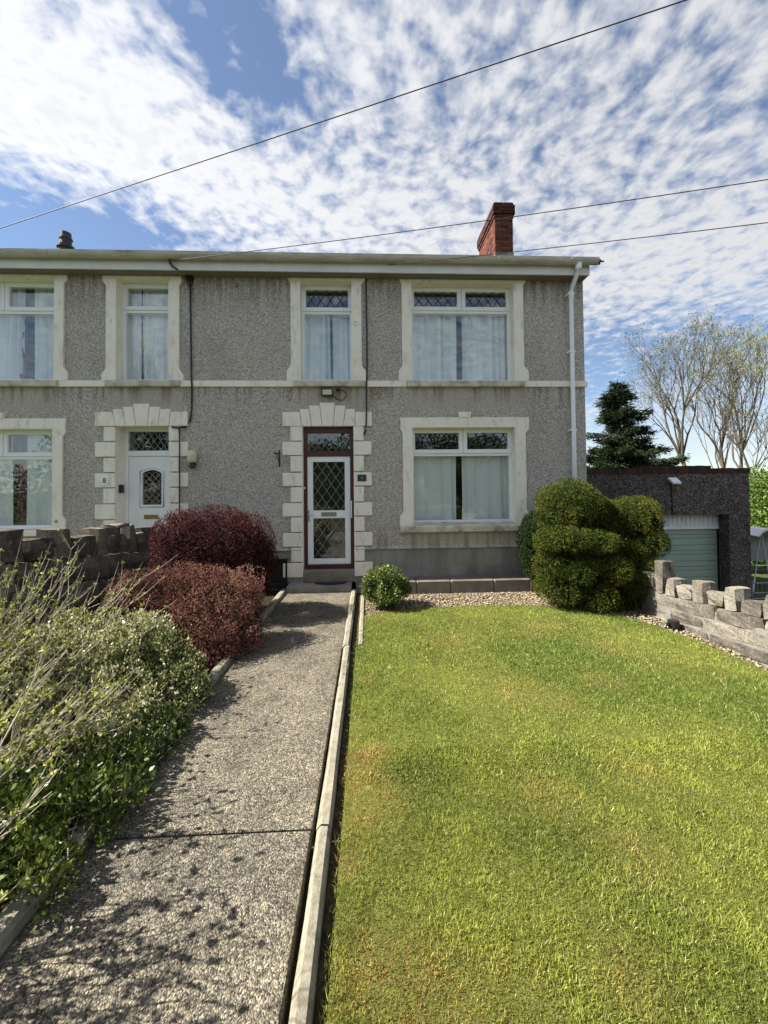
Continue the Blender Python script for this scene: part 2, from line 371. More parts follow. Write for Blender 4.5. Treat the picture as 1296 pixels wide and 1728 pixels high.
class MB:
    def __init__(s): s.v = []; s.f = []; s.c = []
    def add(s, vs, fs):
        n = len(s.v); s.v += [tuple(map(float, p)) for p in vs]; s.f += [tuple(i+n for i in f) for f in fs]; return s
    def box(s, x0, x1, y0, y1, z0, z1):
        x0, x1 = sorted((x0, x1)); y0, y1 = sorted((y0, y1)); z0, z1 = sorted((z0, z1))
        return s.add([(x0,y0,z0),(x1,y0,z0),(x1,y1,z0),(x0,y1,z0),(x0,y0,z1),(x1,y0,z1),(x1,y1,z1),(x0,y1,z1)],
                     [(0,3,2,1),(4,5,6,7),(0,1,5,4),(1,2,6,5),(2,3,7,6),(3,0,4,7)])
    def prism(s, poly, y0, y1):          # poly in x,z
        n = len(poly)
        return s.add([(x, y0, z) for x, z in poly]+[(x, y1, z) for x, z in poly],
                     [tuple(range(n)), tuple(range(2*n-1, n-1, -1))]+[(i, i+n, (i+1) % n+n, (i+1) % n) for i in range(n)])
    def prism_x(s, poly, x0, x1):        # poly in y,z
        n = len(poly)
        return s.add([(x0, y, z) for y, z in poly]+[(x1, y, z) for y, z in poly],
                     [tuple(range(n)), tuple(range(2*n-1, n-1, -1))]+[(i, i+n, (i+1) % n+n, (i+1) % n) for i in range(n)])
    def prism_z(s, poly, z0, z1):
        n = len(poly)
        return s.add([(x, y, z0) for x, y in poly]+[(x, y, z1) for x, y in poly],
                     [tuple(range(n)), tuple(range(2*n-1, n-1, -1))]+[(i, i+n, (i+1) % n+n, (i+1) % n) for i in range(n)])
    def tube(s, pts, rad, n=8, cap=True):
        pts = [Vector(p) for p in pts]
        if not hasattr(rad, '__len__'): rad = [rad]*len(pts)
        base = len(s.v); up = Vector((0, 0, 1))
        for i, p in enumerate(pts):
            d = (pts[min(i+1, len(pts)-1)]-pts[max(i-1, 0)])
            d = d.normalized() if d.length > 1e-9 else Vector((0, 0, 1))
            a = d.cross(up) if abs(d.z) < .95 else d.cross(Vector((1, 0, 0)))
            a.normalize(); b = d.cross(a)
            for k in range(n):
                t = 2*math.pi*k/n; q = p+(a*math.cos(t)+b*math.sin(t))*rad[i]; s.v.append((q.x, q.y, q.z))
        for i in range(len(pts)-1):
            for k in range(n):
                s.f.append((base+i*n+k, base+i*n+(k+1) % n, base+(i+1)*n+(k+1) % n, base+(i+1)*n+k))
        if cap:
            s.f.append(tuple(base+k for k in range(n-1, -1, -1))); e = base+(len(pts)-1)*n; s.f.append(tuple(e+k for k in range(n)))
        return s
    def lathe(s, prof, c, n=16):         # prof: (radius, z)
        base = len(s.v)
        for r, z in prof:
            for k in range(n):
                t = 2*math.pi*k/n; s.v.append((c[0]+r*math.cos(t), c[1]+r*math.sin(t), c[2]+z))
        for i in range(len(prof)-1):
            for k in range(n):
                s.f.append((base+i*n+k, base+i*n+(k+1) % n, base+(i+1)*n+(k+1) % n, base+(i+1)*n+k))
        s.f.append(tuple(base+k for k in range(n-1, -1, -1))); e = base+(len(prof)-1)*n; s.f.append(tuple(e+k for k in range(n)))
        return s
    def build(s, name, mat, parent=None, bevel=0.0, seg=1, smooth=False, origin=None, recalc=True):
        me = bpy.data.meshes.new(name)
        v = s.v
        if origin is not None: v = [(a-origin[0], b-origin[1], c-origin[2]) for a, b, c in v]
        me.from_pydata(v, [], s.f)
        if recalc or bevel:
            bm = bmesh.new(); bm.from_mesh(me); bmesh.ops.recalc_face_normals(bm, faces=bm.faces)
            if bevel: bmesh.ops.bevel(bm, geom=list(bm.edges), offset=bevel, segments=seg, affect='EDGES', clamp_overlap=True)
            bm.to_mesh(me); bm.free()
        if smooth: me.polygons.foreach_set('use_smooth', [True]*len(me.polygons))
        me.materials.append(MATS[mat])
        o = bpy.data.objects.new(name, me); link(o, parent)
        if origin is not None: o.location = origin
        return o

def local(o, root):      # parent while the geometry is in world coordinates
    o.parent = root; o.matrix_parent_inverse = root.matrix_world.inverted() if root.type == 'EMPTY' and False else Matrix.Identity(4)
    return o

def np_mesh(name, verts, counts, cols, mat, parent=None, smooth=False):
    """verts (N,3); counts = vertices per face (all faces use consecutive own vertices); cols (N,3)"""
    me = bpy.data.meshes.new(name); nv = len(verts); nf = len(counts)
    me.vertices.add(nv); me.vertices.foreach_set('co', np.ascontiguousarray(verts, dtype=np.float32).ravel())
    me.loops.add(nv); me.loops.foreach_set('vertex_index', np.arange(nv, dtype=np.int32))
    me.polygons.add(nf); st = np.concatenate([[0], np.cumsum(counts)[:-1]]).astype(np.int32)
    me.polygons.foreach_set('loop_start', st); me.update(calc_edges=True)
    ca = me.color_attributes.new('Col', 'FLOAT_COLOR', 'POINT')
    ca.data.foreach_set('color', np.concatenate([cols, np.ones((nv, 1))], 1).astype(np.float32).ravel())
    me.materials.append(MATS[mat])
    o = bpy.data.objects.new(name, me); return link(o, parent)

def idx_mesh(name, verts, faces_flat, nper, cols, mat, parent=None, smooth=False):
    me = bpy.data.meshes.new(name); nv = len(verts); nf = len(faces_flat)//nper
    me.vertices.add(nv); me.vertices.foreach_set('co', np.ascontiguousarray(verts, dtype=np.float32).ravel())
    me.loops.add(len(faces_flat)); me.loops.foreach_set('vertex_index', np.asarray(faces_flat, dtype=np.int32))
    me.polygons.add(nf); me.polygons.foreach_set('loop_start', np.arange(nf, dtype=np.int32)*nper); me.update(calc_edges=True)
    ca = me.color_attributes.new('Col', 'FLOAT_COLOR', 'POINT')
    ca.data.foreach_set('color', np.concatenate([cols, np.ones((nv, 1))], 1).astype(np.float32).ravel())
    if smooth: me.polygons.foreach_set('use_smooth', np.ones(nf, dtype=bool))
    me.materials.append(MATS[mat])
    o = bpy.data.objects.new(name, me); return link(o, parent)

_K = RNG.normal(size=(12, 3)); _PH = RNG.uniform(0, 6.28, 12)
def snoise(p, freq):                     # cheap smooth noise in about -1..1
    q = p @ (_K.T*freq) + _PH
    return np.sin(q).sum(1)/5.0
def unit(a): return a/np.maximum(np.linalg.norm(a, axis=1, keepdims=True), 1e-9)

# ------------------------------------------------------------------ ground
def ground():
    b = MB(); R = 900
    xs = [-R, -60, -20, 3.78, 3.80, 20, 60, R]; ys = [-R, -60, -20, -8.5, 9, 20, 60, R]
    def zf(i): return -.09 if i <= 3 else -1.25
    nx = len(xs)
    vs = [(x, y, zf(i)) for y in ys for i, x in enumerate(xs)]
    fs = [(j*nx+i, j*nx+i+1, (j+1)*nx+i+1, (j+1)*nx+i) for j in range(len(ys)-1) for i in range(nx-1)]
    b.add(vs, fs); tag(b.build('ground', 'field', recalc=False), kind='structure')
    b = MB().box(3.92, 12.5, -9, 1.62, -1.30, -1.235); tag(b.build('driveway', 'drive_asphalt'), kind='structure')
    b = MB().box(-3.25, -1.41, -8.0, -.02, -.085, -.03); tag(b.build('flower_bed', 'soil'), kind='structure')
ground()

PX0, PX1 = -1.32, -.284
def path():
    root = bpy.data.objects.new('garden_path', None); link(root); tag(root, kind='structure')
    for y0, y1 in ((-.28, -4.575), (-4.587, -8.2)):
        MB().box(PX0, PX1-(.0 if y0 > -1 else .004), y0, y1, -.12, 0).build('slab', 'aggregate', root, bevel=.006)
    MB().box(PX0, PX1, -.27, .0, -.12, .10).build('landing', 'cement', root, bevel=.01)
    MB().box(PX0-.06, PX1+.05, -8.2, -.0, -.13, -.10).build('sub_base', 'soil', root)
    kr = bpy.data.objects.new('path_kerb', None); link(kr); tag(kr, kind='structure')
    def kerb(x0, x1, y0, y1, top, name='kerb_stone', dx=0.0):
        w = x1-x0
        prof = [(x0, -.12), (x1, -.12), (x1, top-.02), (x1-.2*w, top-.003), (x0+.3*w, top), (x0, top-.022)]
        b = MB(); n = len(prof)
        k = max(2, int(abs(y1-y0)/.18)); vs = []
        for j in range(k+1):
            t = j/k; y = y0+(y1-y0)*t
            for i, (x, z) in enumerate(prof):
                jit = 0 if z < 0 else rnd.uniform(-.003, .003)
                vs.append((x+dx*t+jit, y, z+jit))
        fs = [(j*n+i, j*n+(i+1) % n, (j+1)*n+(i+1) % n, (j+1)*n+i) for j in range(k) for i in range(n)]
        fs += [tuple(range(n)), tuple(k*n+i for i in range(n-1, -1, -1))]
        b.add(vs, fs).build(name, 'kerb_concrete', kr)
    # right kerb: flush with the slab near the door, leaning away further on, leaving an open joint
    MB().box(-.19, -.06, -8.2, -.3, -.13, -.045).build('edge_soil', 'edge_soil', root)
    cuts = [(-.22, -2.47), (-2.48, -4.60), (-4.61, -6.4), (-6.41, -8.2)]
    for i, (a, c) in enumerate(cuts):
        off = (-.012, .004, .012, .012)[i]
        kerb(-.272+off, -.200+off*.5, a, c, (.035, .035, .038, .038)[i], dx=(.004 if i else 0))
    for a, c in ((-.18, -1.7), (-1.71, -3.0), (-3.01, -4.42), (-4.43, -5.9), (-5.91, -8.2)):
        kerb(-1.425, -1.322, a, c, .055+rnd.uniform(-.008, .008))
    kerb(-.125, -.065, -.45, -2.35, .0, 'edging_stone')
path()

# lawn outline (metres), rounded far end, gravel along the wall
LAWN = [(-.145, -8.0), (-.145, -2.45), (-.07, -1.42), (.1, -1.32), (.55, -1.18), (1.14, -1.10), (1.75, -1.085), (2.3, -1.13), (2.8, -1.28), (3.16, -1.5), (3.39, -1.95), (3.51, -2.45), (3.55, -3.0), (3.55, -8.0)]
def in_poly(x, y, poly):
    r = np.zeros(len(x), bool); j = len(poly)-1
    for i in range(len(poly)):
        xi, yi = poly[i]; xj, yj = poly[j]
        if yi != yj:
            c = ((yi > y) != (yj > y)) & (x < (xj-xi)*(y-yi)/(yj-yi)+xi); r ^= c
        j = i
    return r
def lawn():
    b = MB().prism_z(LAWN, -.10, -.018); tag(b.build('lawn', 'thatch'), kind='structure')
    pts = []
    for y0, y1, dens in ((-5.9, -5.0, 62000), (-5.0, -4.0, 42000), (-4.0, -3.0, 14000), (-3.0, -1.0, 8000)):
        x0, x1 = -.17, min(3.55, (y0+6.5)*0+ (y1+6.5)*1.15+.35)
        n = int((x1-x0)*(y1-y0)*dens); p = np.stack([RNG.uniform(x0, x1, n), RNG.uniform(y0, y1, n)], 1); pts.append(p)
    p = np.concatenate(pts)
    jit = p+RNG.normal(size=p.shape)*.018
    p = p[in_poly(jit[:, 0], jit[:, 1], LAWN)]
    n = len(p); q3 = np.concatenate([p, np.zeros((n, 1))], 1)
    depth = p[:, 1]+6.5
    # dry patches: shapes of their own in the turf
    dry = np.zeros(n)
    for cx, cy, r, a in ((-.08, -4.1, .16, 1.25), (-.06, -4.42, .20, 1.2), (.04, -4.0, .13, .8), (-.10, -3.75, .09, 1.0), (-.10, -4.75, .08, 1.1), (.05, -5.15, .17, 1.1), (.22, -5.28, .2, .9), (.45, -5.25, .18, .5), (.85, -5.2, .14, .5), (1.15, -3.35, .26, .75), (1.42, -3.5, .18, .85), (.9, -2.3, .3, .5), (2.2, -1.9, .25, .6),
                         (1.9, -2.0, .4, .5), (2.5, -2.6, .3, .5), (1.3, -1.6, .35, .35), (.95, -4.4, .2, .5), (1.2, -4.75, .16, .5), (1.55, -4.3, .2, .4), (2.0, -3.2, .25, .3), (2.9, -2.9, .3, .3), (.1, -1.45, .25, .45), (-.03, -2.4, .07, .6), (-.03, -3.1, .08, .6)):
        dry = np.maximum(dry, a*np.exp(-((p[:, 0]-cx)**2+(p[:, 1]-cy)**2)/r**2))
    nz = snoise(q3, 3.5)*.5+snoise(q3+9, 9)*.35
    dry = np.clip(dry*1.1+nz*.2-.03+RNG.normal(size=n)*.12, 0, 1)
    lush = np.clip(.58+.6*nz+.55*snoise(q3+31, 1.6)+.35*snoise(q3+77, 5)+RNG.normal(size=n)*.2, 0, 1)
    g1 = np.array([.315, .34, .066]); g2 = np.array([.11, .182, .03]); st = np.array([.52, .42, .15]); br = np.array([.34, .19, .07])
    c = g1*(1-lush[:, None])+g2*lush[:, None]
    mx_ = np.clip(RNG.normal(.45, .3, (n, 1)), 0, 1); mixd = st*mx_+br*(1-mx_)
    c = c*(1-dry[:, None])+mixd*dry[:, None]
    clump = np.clip(.5+.5*snoise(q3+51, 17)+.3*snoise(q3+12, 30), 0, 1)
    c *= (.74+.42*clump)[:, None]
    stalk = RNG.random(n) < .06
    c[stalk] = np.array([.52, .47, .22])
    c *= RNG.uniform(.6, 1.35, (n, 1))
    h = (.009+.019*RNG.random(n)**1.6)*(1-.35*dry)*(.75+.45*lush); h *= np.where(depth < 1.9, 1.1, 1.0); h[RNG.random(n) < .02] *= 1.9
    w = np.where(depth < 2.2, .0013, np.where(depth < 3.5, .0020, .0030))*RNG.uniform(.7, 1.3, n)
    az = RNG.uniform(0, 6.283, n); h *= .72+.5*clump; lean = RNG.uniform(.1, .9, n)*h; la = az+RNG.normal(size=n)*.8
    side = np.stack([np.cos(az), np.sin(az), np.zeros(n)], 1)*w[:, None]
    fw = np.stack([np.cos(la), np.sin(la), np.zeros(n)], 1)*lean[:, None]
    base = np.concatenate([p, np.full((n, 1), -.02)], 1)
    mid = base+fw*.38+np.array([0, 0, 1.0])*(h*.62)[:, None]; tip = base+fw+np.array([0, 0, 1.0])*h[:, None]
    V = np.stack([base-side, base+side, mid+side*.75, tip, mid-side*.75], 1).reshape(-1, 3)
    o = np_mesh('grass', V, np.full(n, 5), np.repeat(c, 5, 0), 'grass_blade')
    tag(o, 'short mown lawn grass with straw coloured dry patches', 'grass', kind='stuff')
lawn()

def gravel():
    bedp = [(-.06, -.3), (3.66, -.3), (3.66, -8), (3.40, -8), (3.40, -2), (2.7, -1.3), (1.7, -1.15), (.3, -1.3), (-.06, -1.45)]
    tag(MB().prism_z(bedp, -.10, -.035).build('gravel_bed', 'gravel_bed_mat'), kind='structure')
    n = 15000
    x = RNG.uniform(-.05, 3.66, n); y = RNG.uniform(-3.9, -.42, n)
    k = in_poly(x, y, bedp) & ~in_poly(x, y, LAWN)
    x, y = x[k], y[k]; n = len(x)
    ico = bmesh.new(); bmesh.ops.create_icosphere(ico, subdivisions=1, radius=1)
    iv = np.array([v.co[:] for v in ico.verts]); ifc = np.array([[v.index for v in f.verts] for f in ico.faces]); ico.free()
    s = RNG.uniform(.007, .017, (n, 1, 1)); sc = np.stack([RNG.uniform(.7, 1.3, n), RNG.uniform(.7, 1.3, n), RNG.uniform(.4, .8, n)], 1)[:, None, :]
    a = RNG.uniform(0, 6.28, n); ca, sa = np.cos(a)[:, None], np.sin(a)[:, None]
    v = iv[None]*sc*s*RNG.uniform(.85, 1.15, (n, len(iv), 1))
    vx = v[..., 0]*ca-v[..., 1]*sa; vy = v[..., 0]*sa+v[..., 1]*ca
    V = np.stack([vx+x[:, None], vy+y[:, None], v[..., 2]-.03+RNG.uniform(0, .014, (n, 1))], 2)
    t = RNG.random((n, 1)); c = np.array([.16, .115, .07])*(1-t)+np.array([.42, .36, .25])*t
    c *= RNG.uniform(.6, 1.2, (n, 1)); c = np.repeat(c, len(iv), 0)
    F = (ifc[None]+(np.arange(n)*len(iv))[:, None, None]).reshape(-1)
    o = idx_mesh('gravel', V.reshape(-1, 3), F, 3, c, 'pebble')
    tag(o, 'tan gravel strip between the lawn, house step and stone wall', 'gravel', kind='stuff')
gravel()

# ------------------------------------------------------------------ houses
PARTY = -2.22; XR = 3.775; XL = -13.0; ZS = 5.215; YB = 8.0  # left house carried on past view so its eaves keep the front shaded
Z_FR = .17    # window frame plane
EYE0, EYE1 = 5.20, 5.40
def text_mesh(name, s, size, loc, mat, parent, ext=.002):
    cu = bpy.data.curves.new(name, 'FONT'); cu.body = s; cu.size = size; cu.extrude = ext; cu.align_x = 'CENTER'; cu.align_y = 'CENTER'
    t = bpy.data.objects.new('tmp', cu); COL.objects.link(t)
    dg = bpy.context.evaluated_depsgraph_get(); me = bpy.data.meshes.new_from_object(t.evaluated_get(dg))
    bpy.data.objects.remove(t); me.materials.clear(); me.materials.append(MATS[mat]); me.name = name
    me.transform(Matrix.Translation(loc) @ Matrix.Rotation(math.pi/2, 4, 'X'))
    return link(bpy.data.objects.new(name, me), parent)

def lattice(x0, x1, z0, z1, y, nx, nz, w):
    """diamond leading clipped to the rectangle"""
    b = MB(); W, Hh = x1-x0, z1-z0; dx, dz = W/nx, Hh/nz
    for sgn in (1, -1):
        for k in range(-int(nz)-2, int(nx+nz)+3):
            pts = []
            # line u - sgn*v = k in cell units, u in 0..nx, v in 0..nz
            u0, v0 = k, 0.0
            lo, hi = -1e9, 1e9
            # u = k + sgn*v
            for a, c, l, h in ((sgn, k, 0, nx), (1, 0, 0, nz)):
                t0, t1 = (l-c)/a, (h-c)/a
                if t0 > t1: t0, t1 = t1, t0
                lo, hi = max(lo, t0), min(hi, t1)
            if hi-lo < .05: continue
            p = Vector((x0+(k+sgn*lo)*dx, 0, z0+lo*dz)); q = Vector((x0+(k+sgn*hi)*dx, 0, z0+hi*dz))
            d = (q-p).normalized(); s = Vector((-d.z, 0, d.x))*w/2
            yy = y-(.0015 if sgn > 0 else 0)
            b.add([(p.x-s.x, yy, p.z-s.z), (q.x-s.x, yy, q.z-s.z), (q.x+s.x, yy, q.z+s.z), (p.x+s.x, yy, p.z+s.z),
                   (p.x-s.x, yy+.003, p.z-s.z), (q.x-s.x, yy+.003, q.z-s.z), (q.x+s.x, yy+.003, q.z+s.z), (p.x+s.x, yy+.003, p.z+s.z)],
                  [(0, 1, 2, 3), (7, 6, 5, 4), (0, 4, 5, 1), (2, 6, 7, 3)])
    return b

def curtain(x0, x1, z0, z1, y, parent, mat='curtain_cloth', amp=.035, pleat=.11, seed=0, name='curtain'):
    r = random.Random(seed); b = MB(); n = max(6, int((x1-x0)/.018)); m_ = 5
    ph = r.uniform(0, 6); vs = []
    for j in range(m_+1):
        t = j/m_
        for i in range(n+1):
            x = x0+(x1-x0)*i/n; a = 2*math.pi*(x-x0)/pleat+ph
            w_ = math.sin(a+.9*math.sin(a*.37+ph)); dy = amp*(1.2*(abs(w_)**.6)*(1 if w_ > 0 else -1)+.35*math.sin(2.3*a+1))*(.65+.45*math.sin(a*.23+ph))
            vs.append((x+.012*math.sin(a*.5+2*t), y+dy*(1-.35*t), z0+(z1-z0)*t))
    fs = [(j*(n+1)+i, j*(n+1)+i+1, (j+1)*(n+1)+i+1, (j+1)*(n+1)+i) for j in range(m_) for i in range(n)]
    b.add(vs, fs); return b.build(name, mat, parent, smooth=True, recalc=False)

def bars(b, x0, x1, z0, z1, y0, y1, w):
    b.box(x0, x0+w, y0, y1, z0, z1); b.box(x1-w, x1, y0, y1, z0, z1)
    b.box(x0+w, x1-w, y0, y1, z1-w, z1); b.box(x0+w, x1-w, y0, y1, z0, z0+w)

def window(house, x0, x1, z0, z1, zt, mull, lat, curtains, seed=0, bars_only=False):
    yf = Z_FR
    win = MB(); fw = .06
    win.box(x0, x0+fw, yf, yf+.07, z0, z1); win.box(x1-fw, x1, yf, yf+.07, z0, z1)
    win.box(x0+fw, x1-fw, yf, yf+.07, z1-.03, z1); win.box(x0+fw, x1-fw, yf-.004, yf+.07, z0, z0+.055)
    win.box(x0+fw, x1-fw, yf-.002, yf+.07, zt-.03, zt+.03)
    root = win.build('window', 'white_upvc', house)
    tops = [x0+.012]+list(mull)+[x1-.012]
    for i in range(len(tops)-1):
        a, c = tops[i]+.004, tops[i+1]-.004
        s = MB(); bars(s, a, c, zt+.014, z1-.012, yf-.022, yf+.045, .07)
        sh = s.build('sash', 'white_upvc', root, bevel=.006)
        if i: MB().box(tops[i]-.0035, tops[i]+.0035, yf+.002, yf+.07, zt+.03, z1-.03).build('mullion', 'white_upvc', root)
        MB().box(a+.062, c-.062, yf+.012, yf+.016, zt+.075, z1-.075).build('pane', 'window_glass', root)
        if lat: lattice(a+.07, c-.07, zt+.084, z1-.082, yf+.008, lat, 1.15, .014).build('lead_lattice', 'lead', root, recalc=False)
    MB().box(x0+fw-.004, x1-fw+.004, yf+.02, yf+.024, z0+.05, zt-.025).build('pane', 'window_glass', root)
    for k, cu in enumerate(curtains):
        a, c, mat = cu[:3]
        curtain(a, c, z0+.02, (zt+.03 if lat else z1-.02), yf+.125, root, mat, seed=seed+k, amp=cu[3] if len(cu) > 3 else .05, pleat=cu[4] if len(cu) > 4 else .11)
    return root

def surround(house, xi0, xi1, zt, zb, ears, shaft, flare, ztop, zear, zfl, key=None, lower_bot=None):
    """painted stone frame: jambs with ears and flared feet, lintel, optional keystone"""
    (e0, e1), (s0, s1), (f0, f1) = ears, shaft, flare
    b = MB(); y0, y1 = -.032, .21
    zb2 = zb if lower_bot is None else lower_bot
    L_ = [(xi0, zb2), (xi0, ztop), (e0, ztop), (e0, zear+.035), ((e0*.75+s0*.25), zear+.03), (s0, zear-.03), (s0, zfl), ((s0*.6+f0*.4), zfl-.05), ((s0*.25+f0*.75), zfl-.07), (f0, zfl-.10), (f0, zb2)]
    R_ = [(xi1, zb2), (xi1, ztop), (e1, ztop), (e1, zear+.035), ((e1*.75+s1*.25), zear+.03), (s1, zear-.03), (s1, zfl), ((s1*.6+f1*.4), zfl-.05), ((s1*.25+f1*.75), zfl-.07), (f1, zfl-.10), (f1, zb2)]
    # keep the outer strip thin: front plate proud of the wall, reveal only near the opening
    b.prism(L_, y0, .004); b.prism(R_, y0, .004)
    b.box(xi0-.03, xi0-.0005, .004, y1, zb2, zt+.03); b.box(xi1+.0005, xi1+.03, .004, y1, zb2, zt+.03)
    b.box(xi0, xi1, y0+.0005, y1, zt, min(ztop, zt+.03)); b.box(xi0, xi1, y0+.0005, .004, zt+.03, ztop)
    if key: b.prism([(key[0]+.012, ztop-.001), (key[1]-.012, ztop-.001), (key[1], key[2]), (key[0], key[2])], y0-.02, .004)
    return b.build('window_surround', 'cream_paint', house)

def wall_front(house, x0, x1, z0, z1, openings, mat='roughcast'):
    xs = sorted({x0, x1, *[o[0] for o in openings], *[o[1] for o in openings]})
    zs = sorted({z0, z1, *[o[2] for o in openings], *[o[3] for o in openings]})
    b = MB()
    for i in range(len(xs)-1):
        for j in range(len(zs)-1):
            cx, cz = (xs[i]+xs[i+1])/2, (zs[j]+zs[j+1])/2
            if any(o[0] < cx < o[1] and o[2] < cz < o[3] for o in openings): continue
            b.add([(xs[i], 0, zs[j]), (xs[i+1], 0, zs[j]), (xs[i+1], 0, zs[j+1]), (xs[i], 0, zs[j+1])], [(0, 1, 2, 3)])
    for a, c, e, f in openings:
        b.add([(a, 0, e), (a, .24, e), (a, .24, f), (a, 0, f)], [(0, 1, 2, 3)]); b.add([(c, 0, e), (c, .24, e), (c, .24, f), (c, 0, f)], [(3, 2, 1, 0)])
        b.add([(a, 0, f), (a, .24, f), (c, .24, f), (c, 0, f)], [(0, 1, 2, 3)]); 
        if abs(e-z0) > 1e-6: b.add([(a, 0, e), (a, .24, e), (c, .24, e), (c, 0, e)], [(3, 2, 1, 0)])
        # inner wall leaf round the opening
        b.add([(a-.3, .24, e-.3), (a, .24, e-.3), (a, .24, f+.3), (a-.3, .24, f+.3)], [(0, 1, 2, 3)])
        b.add([(c, .24, e-.3), (c+.3, .24, e-.3), (c+.3, .24, f+.3), (c, .24, f+.3)], [(0, 1, 2, 3)])
    return b.build('wall', mat, house, recalc=False)

ZB = -.09; ZPL = .645      # foot of wall, drip at the top of the plinth
ZST0, ZST1 = 3.372, 3.474
def quoins(house, xi, xw, xn, rows, first_wide=False):
    """alternating wide and narrow painted blocks beside a door; xi inner edge"""
    for k, (za, zb_) in enumerate(rows):
        wide = (k % 2 == 1)
        xo = xw if wide else xn
        a, c = sorted((xi, xo))
        MB().box(a, c, -.034, .006, zb_+.007, za-.007).build('quoin_stone', 'cream_paint', house, bevel=.008)
def lintel_stones(house, tops, bots, hs, zbot):
    for k in range(len(hs)):
        b = MB().prism([(bots[k]+.003, zbot), (bots[k+1]-.003, zbot), (tops[k+1]-.003, hs[k]), (tops[k]+.003, hs[k])], -.036-.002*(k % 2), .006)
        b.build('lintel_stone', 'cream_paint', house, bevel=.006)

def roof_and_eaves(house, x0, x1, end_r):
    zg = 5.430
    pitch = math.tan(math.radians(29.0))
    b = MB(); e = .16 if end_r else 0
    y0, z0 = -.25, 5.375; yr = 3.9; zr = z0+(yr-y0)*pitch
    # two slopes with thickness
    b.prism_x([(y0, z0), (yr, zr), (yr, zr+.06), (y0-.02, z0+.05)], x0, x1+e)
    b.prism_x([(yr, zr), (2*yr-y0, z0), (2*yr-y0+.02, z0+.05), (yr, zr+.06)], x0, x1+e)
    rf = b.build('roof', 'slate', house)
    t = MB(); k = x0+.02
    tx = []
    while k < x1+e-.1:
        t.prism_x([(-.30, 5.39), (.03, 5.39+.33*pitch), (.03, 5.42+.33*pitch), (-.305, 5.417)], k, k+.17)
        t.prism_x([(-.305, 5.417), (.03, 5.42+.33*pitch), (.03, 5.445+.33*pitch), (-.305, 5.44)], k+.05, k+.12); k += .30
    t.build('eave_tiles', 'slate', rf)
    r = MB(); k = x0
    r.prism_x([(yr-.12, zr+.0), (yr+.12, zr+.0), (yr+.06, zr+.11), (yr-.06, zr+.11)], x0, x1+e); r.build('ridge', 'slate', rf)
    # fascia board, soffit, gutter
    xe = x1+(.0 if not end_r else -.005)
    MB().box(x0+.001, xe, -.22, -.195, ZS, 5.385).build('fascia', 'fascia_white', house)
    MB().box(x0+.001, xe-.002, -.194, .02, ZS+.006, ZS+.02).build('soffit', 'soffit', house)
    g = MB(); prof = []
    for j in range(9):
        a = math.pi*j/8; prof.append((-.295-.062*math.cos(a), zg-.012-.075*math.sin(a)))
    pts = [(-.22, zg+.004), (-.315, zg+.004)]+[(p[0], p[1]) for p in prof[::-1]]+[(-.445, zg+.012)]
    outer = [(-.302, zg-.01)]
    gp = [(-.357, zg+.010), (-.364, zg+.010)]+[(-.295-.068*math.cos(math.pi*j/8), zg-.004-.082*math.sin(math.pi*j/8)) for j in range(9)]+[(-.225, zg+.004)]+[(-.295+.060*math.cos(math.pi*j/8), zg-.004-.074*math.sin(math.pi*j/8)) for j in range(9)]
    g.prism_x(gp, x0+.001, x1+(.07 if end_r else 0)); g.build('gutter', 'gutter_plastic', house)
    k = x1-.35
    while k > x0+.2:
        br = MB().prism_x([(-.295-.076*math.cos(math.pi*j/8), zg-.004-.09*math.sin(math.pi*j/8)) for j in range(9)]+[(-.22, zg-.002), (-.367, zg+.012)][:1], k-.035, k+.035)
        br.build('gutter_bracket', 'gutter_plastic', house); k -= 1.22
    if end_r: MB().prism_x([(-.295-.074*math.cos(math.pi*j/8), zg+.006-.092*math.sin(math.pi*j/8)) for j in range(9)], x1+.07, x1+.085).build('gutter_end', 'gutter_plastic', house)

def shell(house, x0, x1, gable_l=False, gable_r=False):
    b = MB(); zt = 5.33; yr, zr = 3.9, 5.33+(3.9+.33)*math.tan(math.radians(29))
    for flag, x in ((gable_l, x0), (gable_r, x1)):
        poly = [(0, ZB), (YB, ZB), (YB, zt-.1), (yr, zr-.02), (.0, zt+.1)]
        b.add([(x, y, z) for y, z in poly], [(0, 1, 2, 3, 4)])
    b.add([(x0, YB, ZB), (x1, YB, ZB), (x1, YB, 5.4), (x0, YB, 5.4)], [(0, 1, 2, 3)])
    b.build('outer_wall', 'roughcast', house, recalc=False)
    f = MB().box(x0+.05, x1-.05, .3, YB-.1, 2.9, 3.05); f.box(x0+.05, x1-.05, .3, YB-.1, 5.2, 5.25); f.box(x0+.05, x1-.05, .3, YB-.1, -.06, .1)
    f.box(x0+.05, x1-.05, 1.6, 1.7, .1, 5.2)
    f.build('interior', 'dark_room', house)

def plinth(house, x0, x1, gaps):
    xs = [x0]+[g for gg in gaps for g in gg]+[x1]
    b = MB(); d = MB()
    for i in range(0, len(xs), 2):
        b.box(xs[i]+.001, xs[i+1]-.001, -.012, .03, ZB, ZPL-.012)
        d.prism_x([(-.040, ZPL-.006), (.01, ZPL-.012), (.01, ZPL+.05), (-.006, ZPL+.045)], xs[i]+.001, xs[i+1]-.001)
    b.build('plinth', 'cement', house); d.build('drip_bead', 'roughcast', house)

def string_course(house, segs):
    for a, c in segs:
        MB().box(a, c, -.03, .004, ZST0, ZST1).build('string_course', 'cream_paint', house, bevel=.005)

def cable(house, pts, r, mat='black_plastic', name='cable'):
    return MB().tube(pts, r, 6).build(name, mat, house, smooth=True)

